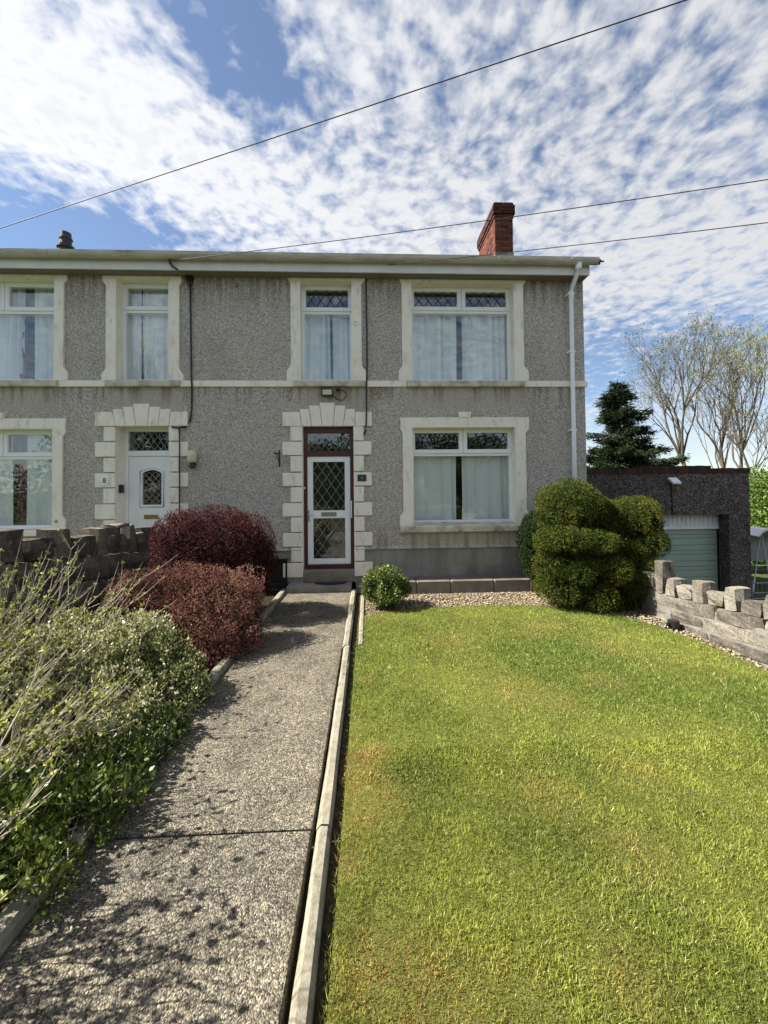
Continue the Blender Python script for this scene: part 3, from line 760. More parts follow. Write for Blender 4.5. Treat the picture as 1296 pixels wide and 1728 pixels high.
def house_right():
    H_ = empty('terraced_house', (PARTY, 0, 0), 'grey roughcast end house with red brick chimney, diamond leaded windows and brown framed door', 'house', 'terraced houses in a row')
    H_.location = (0, 0, 0)
    # openings (wall cut slightly larger than the surrounds)
    C = (WX(507.4, 560), WX(593.5, 560), ZST1, WZ(550, 474.5))
    Dw = (WX(694.5, 560), WX(866.4, 560), ZST1, WZ(780, 478.0))
    Ew = (WX(696.5, 800), WX(869.6, 800), WZ(780, 884), WZ(780, 721.6))
    DR = (WX(511.2, 840), WX(597.3, 840), .08, WZ(555, 719.5))
    op = [(o[0]-.028, o[1]+.028, o[2]-(.0 if o[2] > .5 else .2), o[3]+.028) for o in (C, Dw, Ew, DR)]
    wall_front(H_, PARTY, XR, ZPL, ZS+.02, [op[0], op[1], op[2], (op[3][0], op[3][1], ZPL, op[3][3])])
    shell(H_, PARTY, XR, gable_r=True)
    plinth(H_, PARTY, XR, [(DR[0]-.02, DR[1]+.02)])
    # upper windows
    surround(H_, C[0], C[1], C[3], ZST1, (WX(486, 470), WX(616, 470)), (WX(491, 550), WX(610, 550)), (WX(484.5, 635), WX(617.5, 635)), ZS-.001, WZ(490, 477), WZ(490, 617))
    surround(H_, Dw[0], Dw[1], Dw[3], ZST1, (WX(673.5, 470), WX(886, 470)), (WX(678, 550), WX(882.5, 550)), (WX(673, 635), WX(891, 635)), ZS-.001, WZ(680, 478), WZ(680, 617))
    for a, c in ((WX(496.6, 647), WX(616, 647)), (WX(686.7, 647), WX(884, 647))):
        MB().prism_x([(-.075, ZST0-.004), (.2, ZST0-.004), (.2, ZST1+.02), (-.04, ZST1+.003), (-.075, ZST1-.012)], a, c).build('window_sill', 'weathered_sill', H_, bevel=.006)
    string_course(H_, [(PARTY+.002, WX(496.6, 647)-.004), (WX(616, 647)+.004, WX(686.7, 647)-.004), (WX(884, 647)+.004, XR+.03)])
    # ground-floor window
    zk = WZ(780, 696)
    surround(H_, Ew[0], Ew[1], Ew[3], Ew[2], (WX(675.5, 710), WX(891.5, 710)), (WX(680, 800), WX(887, 800)), (WX(675, 880), WX(896, 880)), WZ(780, 704.8), WZ(680, 729), WZ(680, 862), key=(WX(772.5, 700), WX(793.7, 700), zk), lower_bot=WZ(780, 887))
    zs0, zs1 = WZ(780, 896.5), WZ(780, 886)
    MB().prism_x([(-.085, zs0), (.2, zs0), (.2, zs1+.05), (-.05, zs1+.004), (-.085, zs1-.015)], WX(675, 890), WX(896, 890)).build('window_sill', 'weathered_sill', H_, bevel=.006)
    # windows themselves
    y = Z_FR
    def wz(py): return WZ(700, py, y)
    cx = lambda px, py=560: WX(px, py, y)
    window(H_, C[0]-.02, C[1]+.02, ZST1+.015, C[3]+.012, WZ(550, 527.5, y), [], 4.3, [(cx(505), cx(557), 'curtain_cloth'), (cx(559), cx(598), 'curtain_cloth')], 3)
    window(H_, Dw[0]-.02, Dw[1]+.02, ZST1+.015, Dw[3]+.012, WZ(780, 526.5, y), [cx(778, 510)], 4.4, [(cx(690), cx(771.5), 'curtain_cloth', .05, .15), (cx(782), cx(872), 'curtain_cloth', .05, .14)], 7)
    window(H_, Ew[0]-.02, Ew[1]+.02, Ew[2]+.0, Ew[3]+.012, WZ(780, 766.5, y), [cx(781, 745)], 4.4, [(cx(692, 800), cx(773.5, 800), 'curtain_cloth', .05, .3), (cx(782, 800), cx(875, 800), 'curtain_cloth', .05, .27)], 12)
    # door dressings
    g = lambda zy: WZ(555, 660+zy/4.47)
    rows = [(265, 378), (379, 486), (487, 610), (612, 718), (720, 838), (840, 945), (947, 1062), (1064, 1172), (1174, 1286), (1288, 1402)]
    rows = [(g(a), g(b_)) for a, b_ in rows]
    quoins(H_, DR[0], WX(477.5, 850), WX(491, 850), rows); quoins(H_, DR[1], WX(628, 850), WX(614.6, 850), rows)
    hx = [WX(430+v/4.47, 700) for v in (210, 340, 410, 490, 605, 685, 757, 883)]
    bx = [WX(430+v/4.47, 719) for v in (210, 355, 430, 510, 593, 668, 757, 883)]
    lintel_stones(H_, hx, bx, [g(160), g(138), g(112), g(90), g(112), g(138), g(160)], g(266))
    rv = MB(); rv.box(DR[0]-.025, DR[0], .007, .24, .09, DR[3]+.025); rv.box(DR[1], DR[1]+.025, .007, .24, .09, DR[3]+.025); rv.box(DR[0], DR[1], .007, .24, DR[3]+.004, DR[3]+.03)
    rv.build('door_reveal', 'cream_paint', H_)
    yd = .085
    d = lambda px, py=850: WX(px, py, yd)
    dz = lambda py: WZ(555, py, yd)
    zf0 = dz(959.5)
    fr = MB(); xa, xb, zt = DR[0]+.001, DR[1]-.001, DR[3]+.003
    x1_, x2_ = d(518.6), d(591.6); z1_, z2_ = dz(770), dz(952.5)
    fr.box(xa, x1_, yd, yd+.1, zf0, zt); fr.box(x2_, xb, yd, yd+.1, zf0, zt)
    fr.box(x1_, x2_, yd, yd+.1, dz(730.5), zt); fr.box(x1_, x2_, yd-.01, yd+.1, z1_, dz(761)); fr.box(x1_, x2_, yd-.012, yd+.1, zf0, z2_)
    f = fr.build('door_frame', 'brown_frame', H_, bevel=.004)
    MB().box(x1_-.003, x2_+.003, yd+.04, yd+.045, dz(761.5), dz(730)).build('transom_pane', 'window_glass', f)
    lattice(x1_+.01, x2_-.01, dz(760), dz(732), yd+.036, 6, 1.3, .004).build('lead_lattice', 'pale_lead', f, recalc=False)
    lf = MB(); xg0, xg1 = d(528.2), d(582.0)
    yl = yd+.012
    lf.box(x1_+.002, xg0, yl, yl+.05, z2_+.002, z1_-.002); lf.box(xg1, x2_-.002, yl, yl+.05, z2_+.002, z1_-.002)
    lf.box(xg0, xg1, yl, yl+.05, dz(779.3), z1_-.002); lf.box(xg0, xg1, yl, yl+.05, dz(874.6), dz(861.5)); lf.box(xg0, xg1, yl, yl+.05, z2_+.002, dz(943))
    door = lf.build('door', 'white_upvc', H_, bevel=.004)
    for za, zb_, nz in ((dz(861.5), dz(779.3), 3.7), (dz(943), dz(874.6), 3.1)):
        MB().box(xg0-.004, xg1+.004, yl+.022, yl+.028, za-.004, zb_+.004).build('pane', 'window_glass', door)
        lattice(xg0, xg1, za, zb_, yl+.017, 3.5, nz, .0055).build('lead_lattice', 'pale_lead', door, recalc=False)
    MB().box(xg0-.02, xg1+.02, yl+.30, yl+.33, z2_, z1_).build('dim_hall_panel', 'dark_room', door)  # dark panel in place of the dim hall behind the glass
    MB().box(d(542), d(567.5), yl-.008, yl+.005, dz(871.5), dz(864.3)).build('letter_plate', 'steel', door, bevel=.003)
    h = MB().box(d(520), d(522), yl-.012, yl, dz(880), dz(861)); h.tube([(d(521), yl-.012, dz(868)), (d(521), yl-.05, dz(868)), (d(530), yl-.055, dz(868.5))], .008, 6)
    h.build('handle', 'steel', door, bevel=0)
    h = MB().tube([(d(593.5), yd, dz(846)), (d(593), yd-.05, dz(846)), (d(593), yd-.05, dz(873.5)), (d(593.5), yd, dz(873.5))], .011, 6); h.build('pull_handle', 'white_upvc', door)
    MB().lathe([(.016, 0), (.016, .012), (.01, .02)], (0, 0, 0), 10).build('bell_push', 'white_upvc', H_).matrix_local = Matrix.Translation((d(514.2), yd, dz(823))) @ Matrix.Rotation(math.pi/2, 4, 'X')
    # stone step under the door
    MB().box(DR[0]-.0, DR[1]+.0, -.035, .3, .098, zf0-.003).build('door_step', 'step_stone', H_, bevel=.012)
    # kerb-like stone step along the wall
    xs0, xs1 = WX(690, 985, -.3), WX(925, 985, -.3)
    k = xs0-.5
    lens = [.62, .55, .7, .6, .8]
    for ln in lens:
        if k > xs1: break
        MB().box(k, min(k+ln-.006, XR), -.36, -.014, ZB, WZ(800, 978.5, -.36)).build('plinth_step', 'step_grey', H_, bevel=.015); k += ln
    # cellar opening left of the door, its shaded recess drawn as a black panel
    xa, xb = WX(440, 960), WX(485.5, 960)
    MB().box(xa, xb-.02, -.0145, -.0125, .10, .475).build('cellar_dark_panel', 'black_plastic', H_)
    b = MB(); b.box(xb-.028, xb, -.045, .0, .06, .5); b.box(xa, xb-.028, -.045, .0, .475, .5); b.box(xa, xb+.02, -.10, .0, .05, .095); b.build('cellar_frame', 'black_iron', H_)
    MB().box(xa-.02, xb+.04, -.05, -.013, .51, .585).build('cellar_lintel', 'cement', H_, bevel=.005)
    # downpipe
    xd = WX(966, 640, -.07)
    p = [(xd+.02, -.295, 5.35), (xd+.02, -.29, 5.27), (xd+.015, -.26, 5.22), (xd+.005, -.12, 5.08), (xd, -.08, 5.0), (xd, -.075, 4.6), (xd, -.075, 2.5), (xd, -.075, .25)]
    dp = MB().tube(p, .036, 12).build('downpipe', 'white_upvc', H_, smooth=True)
    for q in ((xd+.02, -.295, 5.33, .05), ): MB().lathe([(.05, -.06), (.05, .04)], q[:3], 14).build('outlet', 'white_upvc', dp)
    for z in (4.95, 3.95, 2.6, 1.2): MB().box(xd-.06, xd+.05, -.1, -.0, z, z+.03).build('pipe_clip', 'white_upvc', dp)
    MB().tube([(xd, -.08, 4.98), (xd, -.08, 4.90)], .042, 12).build('pipe_socket', 'white_upvc', dp)
    # floodlight with sensor under the window
    fx, fz = WX(552.5, 662, -.08), WZ(552, 662.5, -.08)
    fl = MB(); bars(fl, fx-.095, fx+.095, fz-.062, fz+.062, -.13, -.05, .018); fl.box(fx-.08, fx+.08, -.05, -.03, fz-.05, fz+.05); fl.box(fx-.03, fx+.03, -.04, .0, fz-.02, fz+.03)
    fo = fl.build('floodlight', 'black_plastic', H_)
    MB().box(fx-.078, fx+.078, -.122, -.118, fz-.045, fz+.045).build('lens', 'lamp_cream', fo)
    MB().lathe([(.03, -.02), (.045, 0), (.04, .03)], (WX(571, 658, -.07), -.07, WZ(571, 658, -.07)), 12).build('sensor', 'black_plastic', fo)
    a = lambda px, py: tuple(PY(px, py, -.02))
    cable(fo, [a(562, 668), a(570, 674), a(578, 676), a(583, 670), a(583, 662), a(577, 657)], .007)
    # cable down from the eaves to the door
    pts = [tuple(PY(613, 459, -.05)), a(617.5, 464), a(618, 500), a(619, 560), a(619.5, 620), a(619, 640)]+[tuple(PY(618.7, 647, -.05))]+[a(618.5, 660), tuple(PY(618.5, 690, -.055)), tuple(PY(618, 717, -.055)), a(617, 728), a(612, 735), a(603, 738), a(597, 734), a(593, 728)]
    cable(H_, pts, .014)
    # hanging bracket, left of the door
    b = MB(); x, z = WX(471.5, 775), WZ(471, 775)
    b.box(x-.008, x+.012, -.012, 0, z-.13, z+.15); b.tube([(x, -.01, z+.1), (x-.01, -.12, z+.09), (x-.02, -.22, z+.07), (x-.02, -.25, z+.1)], .01, 6); b.tube([(x, -.01, z-.05), (x-.008, -.09, z-.0), (x-.012, -.14, z+.075)], .008, 6)
    b.build('basket_bracket', 'black_iron', H_)
    # number plate
    xa, xb, za, zb_ = WX(603.3, 806), WX(618.3, 806), WZ(610, 812.3), WZ(610, 801)
    nb = MB().box(xa, xb, -.046, -.033, za, zb_).build('number_plate', 'slate', H_, bevel=.004)
    text_mesh('numeral', '4', .10, ((xa+xb)/2, -.048, (za+zb_)/2), 'steel', nb)
    # small odds and ends
    r_ = MB(); c0 = PY(600, 546, -.03); r_.tube([(c0[0]+.035*math.cos(t*.5), -.036, c0[2]+.035*math.sin(t*.5)) for t in range(12)], .005, 5); r_.build('wall_ring', 'weathered_sill', H_)
    roof_and_eaves(H_, PARTY, XR, True)
    chimney(H_)

def brickwork(b, cols, x0, x1, y0, y1, z0, z1, ch=.075, bl=.225, mort=.011, dark=1.0, rr=None):
    """outer skin of bricks round a rectangular stack"""
    z = z0; row = 0
    while z < z1-.02:
        zt = min(z+ch, z1)
        for axis in (0, 1):
            a0, a1 = (x0, x1) if axis == 0 else (y0, y1)
            off = 0 if (row+axis) % 2 == 0 else -bl/2
            k = a0+off
            while k < a1-.01:
                p, q = max(k, a0), min(k+bl, a1)
                if q-p > .03:
                    j = rr.uniform(-.003, .003)
                    for side in (0, 1):
                        n = len(b.v)
                        if axis == 0:
                            yy = (y0-.004+j, y0+.09) if side == 0 else (y1-.09, y1+.004+j)
                            b.box(p+mort/2, q-mort/2, yy[0], yy[1], z+mort/2, zt-mort/2)
                        else:
                            xx = (x0-.004+j, x0+.09) if side == 0 else (x1-.09, x1+.004+j)
                            b.box(xx[0], xx[1], p+mort/2, q-mort/2, z+mort/2, zt-mort/2)
                        t = rr.random()
                        c = (.165-.07*t, .056-.022*t, .034-.011*t)
                        if rr.random() < .15: c = (.05, .026, .024)
                        b.c += [tuple(v*dark for v in c)]*8
                k += bl
        z = zt; row += 1

def chimney(house):
    x0, x1, y0, y1 = 3.10, 3.535, 2.5, 3.80
    core = MB().box(x0+.006, x1-.006, y0+.006, y1-.006, 5.6, 8.40)
    ch = core.build('chimney', 'mortar', house)
    rr = random.Random(5); b = MB()
    brickwork(b, None, x0, x1, y0, y1, 6.6, 8.12, rr=rr)
    brickwork(b, None, x0-.02, x1+.02, y0-.02, y1+.02, 8.12, 8.20, dark=.6, rr=rr)
    brickwork(b, None, x0-.045, x1+.045, y0-.045, y1+.045, 8.20, 8.42, dark=.55, rr=rr)
    brickwork(b, None, x0-.015, x1+.015, y0-.015, y1+.015, 8.42, 8.49, dark=.6, rr=rr)
    o = b.build('brickwork', 'red_brick', ch, recalc=False); o['kind'] = 'stuff'
    ca = o.data.color_attributes.new('Col', 'FLOAT_COLOR', 'POINT')
    ca.data.foreach_set('color', np.concatenate([np.array(b.c), np.ones((len(b.c), 1))], 1).astype(np.float32).ravel())
    MB().box(x0+.03, x1-.03, y0+.03, y1-.03, 8.40, 8.475).build('flaunching', 'cement', ch)
    MB().prism_x([(y0-.03, 6.75), (y0+.45, 7.02), (y0+.45, 7.34), (y0-.03, 7.24)], x0-.012, x0-.006).build('flashing', 'cement', ch)
    MB().box(x0-.01, x1+.01, y0-.014, y0-.006, 6.7, 7.27).build('flashing', 'cement', ch)

def house_left():
    H_ = empty('terraced_house', (0, 0, 0), 'neighbouring grey roughcast terraced house with white arched-glass door and plain windows', 'house', 'terraced houses in a row')
    B = (WX(197.5, 560), WX(285.8, 560), ZST1, WZ(245, 471))
    xr = WX(93.4, 560); A = (xr-1.735, xr, ZST1, WZ(60, 469))
    xr2 = WX(90.5, 800); Fw = (xr2-1.74, xr2, WZ(60, 893.5), WZ(60, 724))
    DL = (WX(196, 800), WX(286, 800), .08, WZ(240, 719))
    op = [(o[0]-.028, o[1]+.028, o[2], o[3]+.028) for o in (B, A, Fw, DL)]
    wall_front(H_, XL, PARTY, ZPL, ZS+.02, [op[0], op[1], op[2], (op[3][0], op[3][1], ZPL, op[3][3])])
    shell(H_, XL, PARTY, gable_l=True)
    plinth(H_, XL, PARTY, [(DL[0]-.02, DL[1]+.02)])
    surround(H_, B[0], B[1], B[3], ZST1, (WX(175, 460), WX(307.5, 460)), (WX(180.5, 550), WX(303.6, 550)), (WX(173, 635), WX(310.5, 635)), ZS-.001, WZ(180, 480), WZ(180, 622))
    ea, sa_, fa = WX(115, 460), WX(109.3, 550), WX(116, 635)
    ma = lambda v: A[0]-(v-A[1])
    surround(H_, A[0], A[1], A[3], ZST1, (ma(ea), ea), (ma(sa_), sa_), (ma(fa), fa), ZS-.001, WZ(110, 477), WZ(110, 619))
    sl0 = WX(181, 647), WX(305, 647); sl1 = A[0]-.07, WX(100, 647)
    for a, c in (sl0, sl1):
        MB().prism_x([(-.075, ZST0-.004), (.2, ZST0-.004), (.2, ZST1+.02), (-.04, ZST1+.003), (-.075, ZST1-.012)], a, c).build('window_sill', 'weathered_sill', H_, bevel=.006)
    string_course(H_, [(XL, sl1[0]-.004), (sl1[1]+.004, sl0[0]-.004), (sl0[1]+.004, PARTY-.002)])
    e2, s2, f2 = WX(112.7, 710), WX(107, 800), WX(112.5, 880)
    mf = lambda v: Fw[0]-(v-Fw[1])
    cxk = (Fw[0]+Fw[1])/2
    surround(H_, Fw[0], Fw[1], Fw[3], Fw[2], (mf(e2), e2), (mf(s2), s2), (mf(f2), f2), WZ(60, 706.5), WZ(110, 735), WZ(110, 868), key=(cxk-.105, cxk+.105, WZ(0, 697.5)), lower_bot=WZ(60, 896))
    MB().prism_x([(-.085, WZ(60, 904)), (.2, WZ(60, 904)), (.2, WZ(60, 891)), (-.05, WZ(60, 895)), (-.085, WZ(60, 897))], mf(f2), f2).build('window_sill', 'cream_paint', H_, bevel=.006)
    y = Z_FR; cx = lambda px, py=560: WX(px, py, y)
    window(H_, B[0]-.02, B[1]+.02, ZST1+.015, B[3]+.012, WZ(245, 525.5, y), [], 0, [(cx(204), cx(232), 'curtain_cloth', .03, .09), (cx(234), cx(290), 'curtain_cloth', .03, .09)], 21)
    window(H_, A[0]-.02, A[1]+.02, ZST1+.015, A[3]+.012, WZ(60, 527, y), [cx(9.5, 500)], 0, [(A[0], cx(30), 'curtain_cloth'), (cx(50), A[1]+.02, 'curtain_cloth')], 25)
    window(H_, Fw[0]-.02, Fw[1]+.02, Fw[2], Fw[3]+.012, WZ(60, 772, y), [cx(7, 750)], 0, [(Fw[0], cx(11, 830), 'curtain_cloth', .03, .2), (cx(16, 830), cx(32, 830), 'maroon_cloth', .03, .1), (cx(32.5, 830), Fw[1]+.02, 'curtain_cloth', .03, .25)], 29)
    # ornament on the upper sill: dark twig vase
    b = MB(); px = lambda a, c: tuple(PY(a, c, .30))
    b.lathe([(.05, 0), (.06, .06), (.05, .08)], px(40, 640), 10)
    for q in ([(40, 636), (41, 600), (33, 575), (31, 550), (33, 535)], [(41, 610), (36, 580), (40, 560)], [(43, 636), (44, 590), (45, 560), (42, 540)]): b.tube([px(*t) for t in q], .008, 5)
    # belongs to the room, fixed arrangement on the sill
    b.build('sill_ornament', 'black_iron', H_)
    g = lambda zy: WZ(240, 660+zy/2.592)
    rows = [(155, 221), (222, 289), (290, 356), (357, 422), (423, 491), (492, 560), (561, 628), (629, 695), (696, 762), (763, 820)]
    rows = [(g(a), g(b_)) for a, b_ in rows]
    quoins(H_, DL[0], WX(162, 800), WX(176.3, 800), rows); quoins(H_, DL[1], WX(318.3, 800), WX(303, 800), rows)
    q = lambda v, py=700: WX(v/2.592, py)
    lintel_stones(H_, [q(v) for v in (420, 498, 540, 586, 657, 705, 750, 825)], [q(v, 719) for v in (420, 508, 552, 600, 649, 695, 742, 825)], [g(92), g(80), g(70), g(57), g(70), g(80), g(92)], g(154))
    rv = MB(); rv.box(DL[0]-.025, DL[0], .007, .30, .09, DL[3]+.025); rv.box(DL[1], DL[1]+.025, .007, .30, .09, DL[3]+.025); rv.box(DL[0], DL[1], .007, .30, DL[3]+.004, DL[3]+.03)
    rv.build('door_reveal', 'cream_paint', H_)
    yd = .22; d = lambda px, py=820: WX(px, py, yd); dz = lambda py: WZ(250, py, yd)
    xa, xb = DL[0]+.001, DL[1]-.001; zt = DL[3]+.003; zf0 = .22
    fr = MB(); fw = .055
    fr.box(xa, xa+fw, yd, yd+.07, zf0, zt); fr.box(xb-fw, xb, yd, yd+.07, zf0, zt); fr.box(xa+fw, xb-fw, yd, yd+.07, zt-.06, zt); fr.box(xa+fw, xb-fw, yd, yd+.07, dz(769.5), dz(760.5)); fr.box(xa+fw, xb-fw, yd, yd+.07, zf0, zf0+.05)
    f = fr.build('door_frame', 'white_upvc', H_, bevel=.004)
    MB().box(xa+fw-.003, xb-fw+.003, yd+.03, yd+.034, dz(760.5), zt-.06).build('transom_pane', 'window_glass', f)
    lattice(xa+fw, xb-fw, dz(760), zt-.062, yd+.026, 7, 2, .007).build('lead_lattice', 'pale_lead', f, recalc=False)
    x1_, x2_ = xa+fw+.004, xb-fw-.004; z1_ = dz(770); yl = yd+.02
    # leaf with an arched glass panel
    gx0, gx1 = d(239), d(271.5); gz0, gz1 = dz(852), dz(793)
    arch = [(gx0+(gx1-gx0)*t/8, gz1-.05+.05*math.sin(math.pi*t/8)) for t in range(9)]
    lf = MB()
    lf.box(x1_, gx0, yl, yl+.045, zf0+.05, z1_); lf.box(gx1, x2_, yl, yl+.045, zf0+.05, z1_); lf.box(gx0, gx1, yl, yl+.045, zf0+.05, gz0)
    lf.prism(arch+[(gx1, z1_), (gx0, z1_)], yl, yl+.045)
    door = lf.build('door', 'white_upvc', H_, recalc=True)
    mo = MB(); o = .035
    ring = [(gx0-o, gz0-o), (gx1+o, gz0-o)]+[(gx1+o+(gx0-gx1-2*o)*t/8, gz1-.04+.055*math.sin(math.pi*t/8)+o*.6) for t in range(9)]
    rp = [(x, yl-.006, z) for x, z in ring]; mo.tube(rp+[rp[0]], .011, 6); mo.build('moulding', 'white_upvc', door, smooth=True)
    MB().box(gx0-.004, gx1+.004, yl+.02, yl+.024, gz0-.004, gz1+.004).build('pane', 'window_glass', door)
    lattice(gx0, gx1, gz0, gz1-.03, yl+.015, 3, 5, .007).build('lead_lattice', 'pale_lead', door, recalc=False)
    MB().box(gx0-.03, gx1+.03, yl+.30, yl+.33, gz0-.05, gz1+.05).build('dim_hall_panel', 'dark_room', door)  # near-black backing so the arched glass shows a dim interior
    MB().box(d(242, 872), d(266, 872), yl-.01, yl+.004, dz(876), dz(869)).build('letter_plate', 'brass', door, bevel=.003)
    MB().box(x2_-.05, x2_-.025, yl-.02, yl, dz(858), dz(838)).build('handle', 'steel', door, bevel=.004)
    MB().box(DL[0]-.0, DL[1]+.0, -.05, .3, ZB, zf0-.003).build('door_step', 'step_stone', H_, bevel=.012)
    # doorbell box on the reveal, oval number plaque, wall lamp
    MB().box(DL[0]+.0005, DL[0]+.05, .06, .14, WZ(204, 832, .1), WZ(204, 818, .1)).build('doorbell', 'black_plastic', H_, bevel=.008)
    c0 = PY(177.3, 811.5, -.036)
    ov = [(c0[0]+.062*math.cos(t*math.pi/12), c0[2]+.078*math.sin(t*math.pi/12)) for t in range(24)]
    pl = MB().prism(ov, -.052, -.033).build('number_plaque', 'white_upvc', H_, bevel=.004)
    text_mesh('numeral', '8', .12, (c0[0], -.0535, c0[2]), 'black_iron', pl)
    c1 = PY(325, 775, -.06)
    lp = MB().lathe([(.03, -.15), (.05, -.14), (.045, -.06), (.05, -.055)], (c1[0], -.07, c1[2]), 14); lp.box(c1[0]-.03, c1[0]+.03, -.03, 0, c1[2]-.1, c1[2]+.05)
    lo = lp.build('wall_lamp', 'black_plastic', H_)
    MB().lathe([(.055, -.055), (.07, -.04), (.072, .1), (.06, .135), (.02, .15)], (c1[0], -.08, c1[2]), 16).build('lamp_shade', 'lamp_cream', lo, smooth=True)
    # cables
    a = lambda px, py, yy=-.022: tuple(PY(px, py, yy))
    cable(H_, [a(286, 441, -.24), a(290, 449, -.24), a(300, 455, -.22), a(308, 457, -.1), a(318, 462), a(321, 480), a(322, 560), a(323, 640), a(323.5, 647, -.06), a(324, 655), a(323.5, 690, -.03), a(321, 710), a(314, 720), a(303, 722, -.055), a(290, 721, -.05)], .014)
    cable(H_, [a(302, 722, -.05), a(303, 735, -.06), a(303, 800, -.06), a(303, 852, -.06), a(303, 900, -.06)], .010)
    MB().tube([a(318, 465, -.06), a(316, 478, -.08), a(320, 484, -.08), a(325, 478, -.07), a(322, 470, -.06)], .014, 6).build('cable_coil', 'black_plastic', H_)
    MB().box(*[WX(314, 468, -.03), WX(326, 468, -.03)], -.05, 0, WZ(320, 474), WZ(320, 458)).build('junction_box', 'black_plastic', H_, bevel=.005)
    MB().tube([a(286, 438, -.22), a(286, 438, -.29), a(286, 444, -.30)], .014, 6).build('cable_hook', 'black_iron', H_)
    b = MB(); q0 = a(400, 483, 0); b.box(q0[0]-.03, q0[0]+.02, -.04, 0, q0[2]-.02, q0[2]+.03); b.tube([(q0[0], -.03, q0[2]+.02), (q0[0]-.02, -.07, q0[2]+.06)], .008, 5); b.build('rusty_bracket', 'step_stone', H_)
    roof_and_eaves(H_, XL, PARTY, False)
    # clay terminal on the ridge
    c = PY(111, 420, 3.9)
    MB().lathe([(.16, -.55), (.16, -.02), (.20, 0), (.20, .06), (.13, .08), (.13, .22), (.15, .24), (.15, .28), (.12, .30), (.12, .42), (.04, .46)], tuple(c), 12).build('ridge_terminal', 'slate', H_)

house_right(); house_left()
tag(MB().prism_z([(WX(558, 980, -.14)+.27*math.cos(math.pi*(1+t/14)), -.045+.17*math.sin(math.pi*(1+t/14))) for t in range(15)], .1, .112).build('doormat', 'mat'),
    'black half-round doormat at the foot of the brown framed door', 'doormat')

# ------------------------------------------------------------------ stone walls
_sv = {}
def stone(parent, x0, x1, y0, y1, z0, z1, mat, rough=.012, seed=0, slope=0.0):
    """rough block: subdivided box, corners knocked in, top sheared along y"""
    r = random.Random(seed)
    bm = bmesh.new(); bmesh.ops.create_cube(bm, size=1.0)
    bmesh.ops.subdivide_edges(bm, edges=bm.edges[:], cuts=1, use_grid_fill=True)
    cx, cy, cz = (x0+x1)/2, (y0+y1)/2, (z0+z1)/2; sx, sy, sz = x1-x0, y1-y0, z1-z0
    for v in bm.verts:
        p = v.co; k = sum(abs(abs(c)-.5) < 1e-4 for c in p)
        ins = (0 if k <= 1 else .008 if k == 2 else .014)*r.uniform(.3, 1.5); sg = lambda a: (a > .1)-(a < -.1)
        q = Vector((p.x*sx-sg(p.x)*ins+r.uniform(-rough, rough)*.8, p.y*sy-sg(p.y)*ins+r.uniform(-rough, rough)*.4, p.z*sz-sg(p.z)*ins+r.uniform(-rough, rough)*.45))
        if k <= 1: q.x += p.x*rough*.8
        q.z += slope*(q.y)
        v.co = q
    me = bpy.data.meshes.new('stone'); bm.to_mesh(me); bm.free(); me.materials.append(MATS[mat])
    o = bpy.data.objects.new('stone', me); link(o, parent); o.location = (cx, cy, cz); return o

def wall_right():
    W = empty('garden_wall', (0, 0, 0), 'low pale stone garden wall with cock and hen coping beside the lawn', 'wall', 'stone garden walls')
    xf = 3.665; th = .15
    sl = -.085
    def lv(z, y): return z+sl*(max(y, -4.2)+1.87)        # courses climb a little towards the street
    i = 0
    # coping: alternating tall and short stones
    cop = [(-1.69, -1.83, .705, .54), (-1.85, -2.01, .525, None), (-2.02, -2.235, .47, None), (-2.245, -2.405, .585, None), (-2.42, -2.63, .51, None), (-2.64, -2.785, .615, None), (-2.795, -3.02, .53, None), (-3.03, -3.18, .645, None)]
    y = -3.19
    while y > -8:
        cop.append((y, y-.21, .56, None)); cop.append((y-.22, y-.37, .68, None)); y -= .38
    for y0, y1, zt, zb in cop:
        i += 1; tall = (i % 2 == 0) or i == 1
        zb0 = lv(.305, (y0+y1)/2)-.01 if zb is None else zb-.25
        stone(W, xf-(.012 if tall else 0), xf+th+.02, y1+.004, y0-.004, zb0, zt, 'pale_stone', .009 if tall else .018, 100+i, sl*.6)
    # courses
    for ci, (zt, zb) in enumerate(((.305, .15), (.147, .01), (.007, -.12))):
        y = -1.3-(.2 if ci % 2 else 0); k = 0
        while y > -8.2:
            ln = rnd.uniform(.36, .75); ym = y-ln/2
            stone(W, xf-rnd.uniform(0, .012)-(.015 if ci == 2 else 0), xf+th, y-ln+.004, y-.004, lv(zb, ym)+.003, lv(zt, ym)-.003, 'pale_stone', .010, 300+ci*50+k, sl); y -= ln; k += 1
    stone(W, xf, xf+th, -1.69, -1.3, .31, .5, 'pale_stone', .02, 98); 
    # hearting / mortar, retaining part down to the drive
    MB().box(xf+.008, xf+th-.02, -8.2, -1.3, -.12, .30).build('mortar', 'wall_mortar', W)
    MB().box(xf+.012, xf+.24, -8.2, 1.5, -1.3, -.115).build('retaining_wall', 'garage_cast', W)
wall_right()

